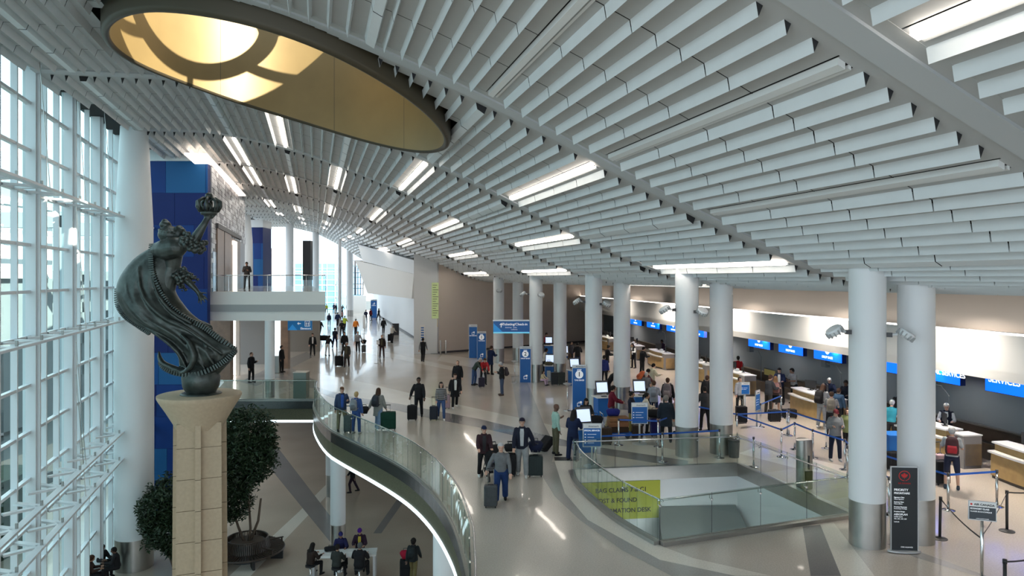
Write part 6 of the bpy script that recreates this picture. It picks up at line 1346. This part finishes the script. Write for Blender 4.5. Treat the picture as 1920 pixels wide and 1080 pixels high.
# ---- lower floor
tcx = tc
pp('capstand',686,1068,1.80,'counter',.1,('jacket',(.03,.012,.028)),('trousers',BK),('short',HB),1,'man in a purple cap and dark jacket standing behind the white table',loc=(tc.x+.45,tc.y+.78,ZL),inner=(.50,.36,.05),hat=('cap',(.07,.01,.20)))
pp('capsit',653,1070,1.78,'sit',.3,('jacket',(.02,.02,.08)),('trousers',BK),('short',HB),1,'man in a navy cap sitting behind the white table',loc=(tc.x-.35,tc.y+.72,ZL),zoff=-.10,hat=('cap',(.02,.02,.12)))
pp('sitleft',600,1070,1.72,'sit',2.6,('jacket',(.025,.015,.012)),('trousers',BK),('long',HB),1,'person in dark brown sitting at the left end of the white table',loc=(tc.x-1.25,tc.y-.55,ZL),zoff=-.10)
pp('sitmid',650,1075,1.74,'sit',3.0,('jacket',(.03,.033,.03)),('trousers',BK),('short',HB),1,'person in dark grey sitting at the middle of the white table, back to the viewer',loc=(tc.x-.15,tc.y-.80,ZL),zoff=-.10)
pp('sitright',688,1075,1.80,'sit',3.1,('jacket',BK),('trousers',BK),('short',(.10,.10,.10)),1,'broad person in black sitting at the right of the white table, back to the viewer',loc=(tc.x+.75,tc.y-.80,ZL),zoff=-.10,fat=1.12)
for i, (k, lb) in enumerate((('sitleft','left end'),('sitmid','front middle'),('sitright','front right'),('capsit','far side'))):
    o_ = _people[k][0]; t = thing('bar_stool', 'round black stool at the %s of the white table' % lb, 'stool', (o_.location.x, o_.location.y, ZL), 0, 'stools at the white table')
    m = MB(); m.cyl((0,0), .20, .70, .76, M_black, 24); m.build('seat', t, 2); m = MB(); m.cyl((0,0), .03, .02, .70, M_chrome, 12); m.build('pole', t, 1); m = MB(); m.lathe((0,0), [(.21,0),(.21,.015),(.04,.04)], M_chrome, 24); m.build('base', t, 2); m = MB(); m.tube([(.15*math.cos(2*pi*q/16), .15*math.sin(2*pi*q/16), .30) for q in range(16)], .012, M_chrome, n=6, closed=True); m.build('footrest', t)
bag((tc.x-.62,tc.y+.12,ZL+1.06), BK, 'dark bag lying on the left part of the white table', (.24,.13,.10), 'bag', rz=.3)
tg = tag(MB().box(-.16,.16,-.11,.11,0,.012,M_ctop).build('paper', None, loc=(tc.x+.25,tc.y+.02,ZL+1.062)), 'white paper sheet on the table in front of the purple capped man', 'paper')
pp('walklow',775,1090,1.74,'walk',3.0,('jacket',(.015,.02,.022)),('trousers',(.15,.12,.05)),('curly',HB),2,'person in a dark jacket and khaki trousers walking away on the lower floor',z=ZL,hat=None)
backpack('walklow',(.02,.025,.027),'dark backpack on the person in khaki trousers, lower floor')
suitcase(P(760,1085,ZL), BK, 'black soft suitcase topped by a red bag on the lower floor', .78, .44, .30, soft=True, rz=.1); bag(P(760,1085,ZL)+V3((0,0,.78)), (.34,.008,.03), 'red bag sitting on the black suitcase on the lower floor', (.16,.16,.19), 'bag')
pp('hidden',661,923,1.76,'walk',-1.4,('jacket',BK),('trousers',(.02,.01,.02)),('short',HB),1,'dark dressed person on the lower floor, only legs seen behind the column',z=ZL)
pp('corner1',213,1085,1.70,'sit',1.2,('jacket',BK),('trousers',BK),('short',HB),2,'dark dressed person sitting by the glass wall in the lower left corner',z=ZL,loc=(-16.75,29.3,ZL),zoff=-.3)
pp('corner2',232,1085,1.70,'sit',-1.2,('jacket',BK),('trousers',BK),('short',HB),2,'dark dressed person leaning towards a companion in the lower left corner',loc=(-15.9,29.0,ZL),zoff=-.3)
pp('corner3',205,1090,1.64,'sit',2.0,('jacket',(.03,.015,.012)),('trousers',BK),('curly',(.05,.02,.01)),1,'person with curly brown hair at the very bottom left corner',loc=(-16.6,28.2,ZL),zoff=-.3)
# ---- carried and rolled things
backpack('blonde',(.20,.22,.24),'grey backpack on the blonde woman in blue')
backpack('cardigan',(.03,.035,.045),'dark backpack on the woman in the grey cardigan')
backpack('leftf',(.05,.04,.045),'dark backpack on the grey haired person facing left')
backpack('coatw',(.03,.028,.025),'black backpack of the woman with the big black suitcase')
backpack('orangeb',(.55,.13,.05),'orange backpack on the person bending forward in the queue',1.1)
backpack('plaid',(.24,.26,.30),'grey blue backpack of the traveller at the kiosk')
backpack('camo',(.14,.12,.13),'patterned dark backpack left of the second columns',1.25,(.26,.22,.22))
backpack('hatb',BK,'bulky black backpack between the second columns',1.3)
backpack('talk2',(.30,.16,.15),'dusty pink backpack on the long haired woman')
backpack('beanie',BK,'black backpack on the traveller in the grey beanie',1.15)
backpack('blackcap',(.20,.18,.15),'camouflage backpack on the man in the black cap')
backpack('redcap',(.14,.02,.03),'maroon backpack on the young man in the maroon cap',.9)
backpack('shorts',(.05,.02,.025),'black and red backpack on the man in navy shorts',1.1,(.30,.02,.03))
backpack('cap',NV,'navy backpack on the man in the brown cap')
G = lambda x, y, z=0: P(x, y, z)
suitcase(G(920,951), (.06,.065,.07), 'grey hard shell cabin suitcase in front of the grey haired woman', .60, .36, .24, handle=1.02)
suitcase(G(957,892), BK, 'black suitcase half hidden behind the grey haired woman', .70, .34, .3, handle=1.05); bag(G(958,890)+V3((0,0,.72)), BK, 'black bag on top of the half hidden black suitcase', (.2,.14,.13), 'bag')
suitcase(G(1004,893), (.012,.022,.022), 'large dark green black suitcase held by the tall man', .66, .46, .3, handle=1.0); bag(G(1004,889)+V3((0,0,.68)), (.010,.014,.04), 'navy backpack resting on the large suitcase of the tall man', (.20,.16,.19), 'backpack', 'backpack')
suitcase(G(1012,846), BK, 'black suitcase tilted on its wheels beside the man in mint green', .66, .42, .26, rz=-.9, tilt=-.9)
suitcase(G(773,788), BK, 'black hard shell suitcase beside the man all in black', .66, .42, .26, handle=1.05)
suitcase(G(813,788), (.014,.018,.03), 'dark navy suitcase beside the woman in the striped sweater', .62, .34, .24, handle=1.0)
suitcase(G(839,766), (.38,.26,.30), 'pale pink suitcase between the striped sweater and the black coat', .66, .26, .3, handle=1.0)
suitcase(G(652,811), (.10,.12,.13), 'grey suitcase between the man in the brown cap and the blonde woman', .70, .30, .26, handle=1.05)
suitcase(G(728,806), (.008,.045,.03), 'large dark green suitcase rolled by the woman in the cardigan', .74, .62, .32, rz=.15, soft=True, handle=1.0)
suitcase(G(903,726), (.02,.012,.03), 'small black suitcase at the feet of the person in red', .55, .36, .24, handle=1.0)
suitcase(G(682,661), (.08,.08,.08), 'grey suitcase of the man in the light sweater', .62, .34, .24); bag(G(682,659)+V3((0,0,.64)), BK, 'round black bag on the suitcase of the man in the light sweater', (.2,.16,.18), 'bag')
suitcase(G(636,687), BK, 'big black soft suitcase pulled by the woman in the dark coat', .74, .55, .3, soft=True, handle=1.0)
suitcase(G(731,640), BK, 'black suitcase pushed by the man in the cream shirt', .7, .4, .3); bag(G(607,655)+V3((0,0,.75)), BK, 'bulky black bag on the back of the person in white trousers', (.36,.24,.24), 'bag')
suitcase(G(1029,716), (.42,.44,.47), 'silver suitcase standing beside the crouching child', .66, .22, .3); bag(G(1029,712)+V3((0,0,.68)), OL, 'olive bag on the silver suitcase by the kiosk', (.2,.15,.22), 'bag')
suitcase(G(1040,722), (.02,.022,.026), 'black suitcase left of the ribbed one below the fourth columns', .74, .42, .28); suitcase(G(1053,722), (.025,.03,.028), 'black ribbed suitcase below the fourth right column', .74, .40, .28)
suitcase(G(1390,793), BK, 'black suitcase in the queue right of the second columns', .72, .45, .3, handle=1.0)
suitcase(G(1228,818), (.012,.012,.09), 'dark blue suitcase behind the queue sign left of the second columns', .7, .36, .28); bag(G(1226,817)+V3((0,0,.72)), BK, 'black bag piled on the dark blue suitcase', (.26,.18,.16), 'bag')
suitcase(G(1226,800), (.11,.11,.12), 'grey suitcase standing near the kiosk in the queue', .72, .36, .28, handle=1.0)
suitcase(G(1195,824), (.035,.02,.012), 'dark brown ribbed suitcase under the queue sign', .56, .4, .28)
suitcase(G(1137,833), (.05,.028,.016), 'dark brown suitcase beside the luggage cart', .62, .4, .3)
suitcase(G(1765,908), (.012,.012,.014), 'black suitcase right of the nearest right column', .72, .4, .3); suitcase(G(1762,893), (.40,.28,.30), 'pale pink suitcase beside the man in navy shorts', .7, .3, .28, handle=1.05)
suitcase(G(1452,790), BK, 'black suitcase behind the queue belt by the long haired woman', .5, .5, .3); suitcase(G(1480,784), BK, 'low black suitcase at the feet of the agent in the white shirt', .4, .6, .3)
bag(hands('tablet',1)+V3((.1,-.05,-.42)), BK, 'large black handbag carried by the woman behind the tablet', (.24,.14,.2), 'handbag'); suitcase(G(1676,882), BK, 'black suitcase between the nearest columns', .6, .4, .3)
bag(G(672,806)+V3((.25,0,.65)), BK, 'black shoulder bag at the side of the blonde woman', (.16,.12,.16), 'bag')
o_ = MB().box(-.3,.3,-.2,.2,0,.03,M_black).build('floor_mat', None, loc=G(1056,861)); tag(o_, 'small black floor mat at the feet of the woman in the navy suit', 'mat')
m = MB(); m.box(-.4,.4,-.35,.35,0,1.0,mat('blue cabinet', (.01,.15,.5), .5)); m.box(-.42,.42,-.37,.37,1.0,1.06,mat('blue cabinet', (.01,.15,.5), .5)); tag(m.build('blue_cabinet', None, loc=G(1680,872)), 'bright blue cabinet between the nearest two columns', 'cabinet')
# luggage cart with bags
t = thing('luggage_cart', 'steel luggage cart loaded with a blue bag and tan cases', 'cart', G(1160,822), .1)
m = MB(); m.box(-.65,.45,-.28,.28,.22,.26,M_belt); m.build('platform', t); m = MB(); m.tube([(-.6,-.26,.2),(-.68,-.26,1.0),(-.68,.26,1.0),(-.6,.26,.2)], .018, M_chrome, n=8); m.tube([(-.6,-.26,.6),(-.6,.26,.6)], .012, M_chrome, n=6); m.build('handle_frame', t)
for a, b in ((-.5,-.24),(-.5,.24),(.35,0)): m = MB(); m.tube([(a,b-.02,.10),(a,b+.02,.10)], .10, M_dark, n=16); m.build('wheel', t)
for i, (z_, c, lb, hh_) in enumerate(((.27,(.05,.03,.02),'lowest dark case on the luggage cart',.20),(.48,(.26,.12,.06),'tan case in the middle of the luggage cart pile',.20),(.69,(.26,.13,.06),'tan case on top of the luggage cart pile',.16))):
    o_ = MB().box(-.38,.38,-.24,.24,0,hh_,cm(c)).build('luggage_case', None, loc=G(1160,822)+V3((-.03,0,z_)), bevel=.03); o_.rotation_euler = (0,0,.1); tag(o_, lb, 'suitcase')
bag(G(1160,822)+V3((-.22,0,.86)), (.015,.02,.16), 'round blue bag on top of the luggage cart', (.24,.18,.15), 'duffel_bag')
# stroller
t = thing('stroller', 'dark grey baby stroller pushed by the woman in the navy cap', 'stroller', G(924,897), .35)
for s in (-1,1):
    m = MB(); m.tube([(s*.24,.46,1.02),(s*.24,.10,.55),(s*.22,-.35,.12)], .014, M_dark, n=8); m.tube([(s*.24,-.02,.60),(s*.24,.32,.12)], .012, M_dark, n=8); m.build('side_frame', t)
    for y in (-.36,.33): m = MB(); m.tube([(s*.25-.02,y,.10),(s*.25+.02,y,.10)], .10, M_black, n=18); m.build('wheel', t)
m = MB(); m.tube([(-.24,.46,1.02),(.24,.46,1.02)], .018, M_black, n=8); m.build('handlebar', t)
m = MB(); m.hexa([(-.2,-.3,.32),(.2,-.3,.32),(.2,.12,.42),(-.2,.12,.42)], [(-.2,-.3,.38),(.2,-.3,.38),(.2,.12,.48),(-.2,.12,.48)], cm((.10,.10,.11))); m.hexa([(-.2,.08,.42),(.2,.08,.42),(.2,.14,.42),(-.2,.14,.42)], [(-.2,.24,.85),(.2,.24,.85),(.2,.29,.85),(-.2,.29,.85)], cm((.10,.10,.11))); m.build('seat', t)
m = MB(); m.add([(x, .24-.34*math.sin(a), .62+.36*math.cos(a)) for a in [i*.24 for i in range(7)] for x in (-.24,.24)], [(2*i,2*i+1,2*i+3,2*i+2) for i in range(6)], cm(BK)); o_ = m.build('canopy', t, 1); s_ = o_.modifiers.new('s','SOLIDIFY'); s_.thickness = .015
m = MB(); m.box(-.2,.2,.0,.3,.15,.30,cm(DK)); m.build('basket', t, bevel=.03)
person('baby',0,0,.72,'sit',.35,('shirt',(.10,.12,.18)),('trousers',DK),('short',HBR),0,'small child sitting in the dark grey stroller',loc=G(924,897)+V3((.0,-.02,.02)),zoff=.08)
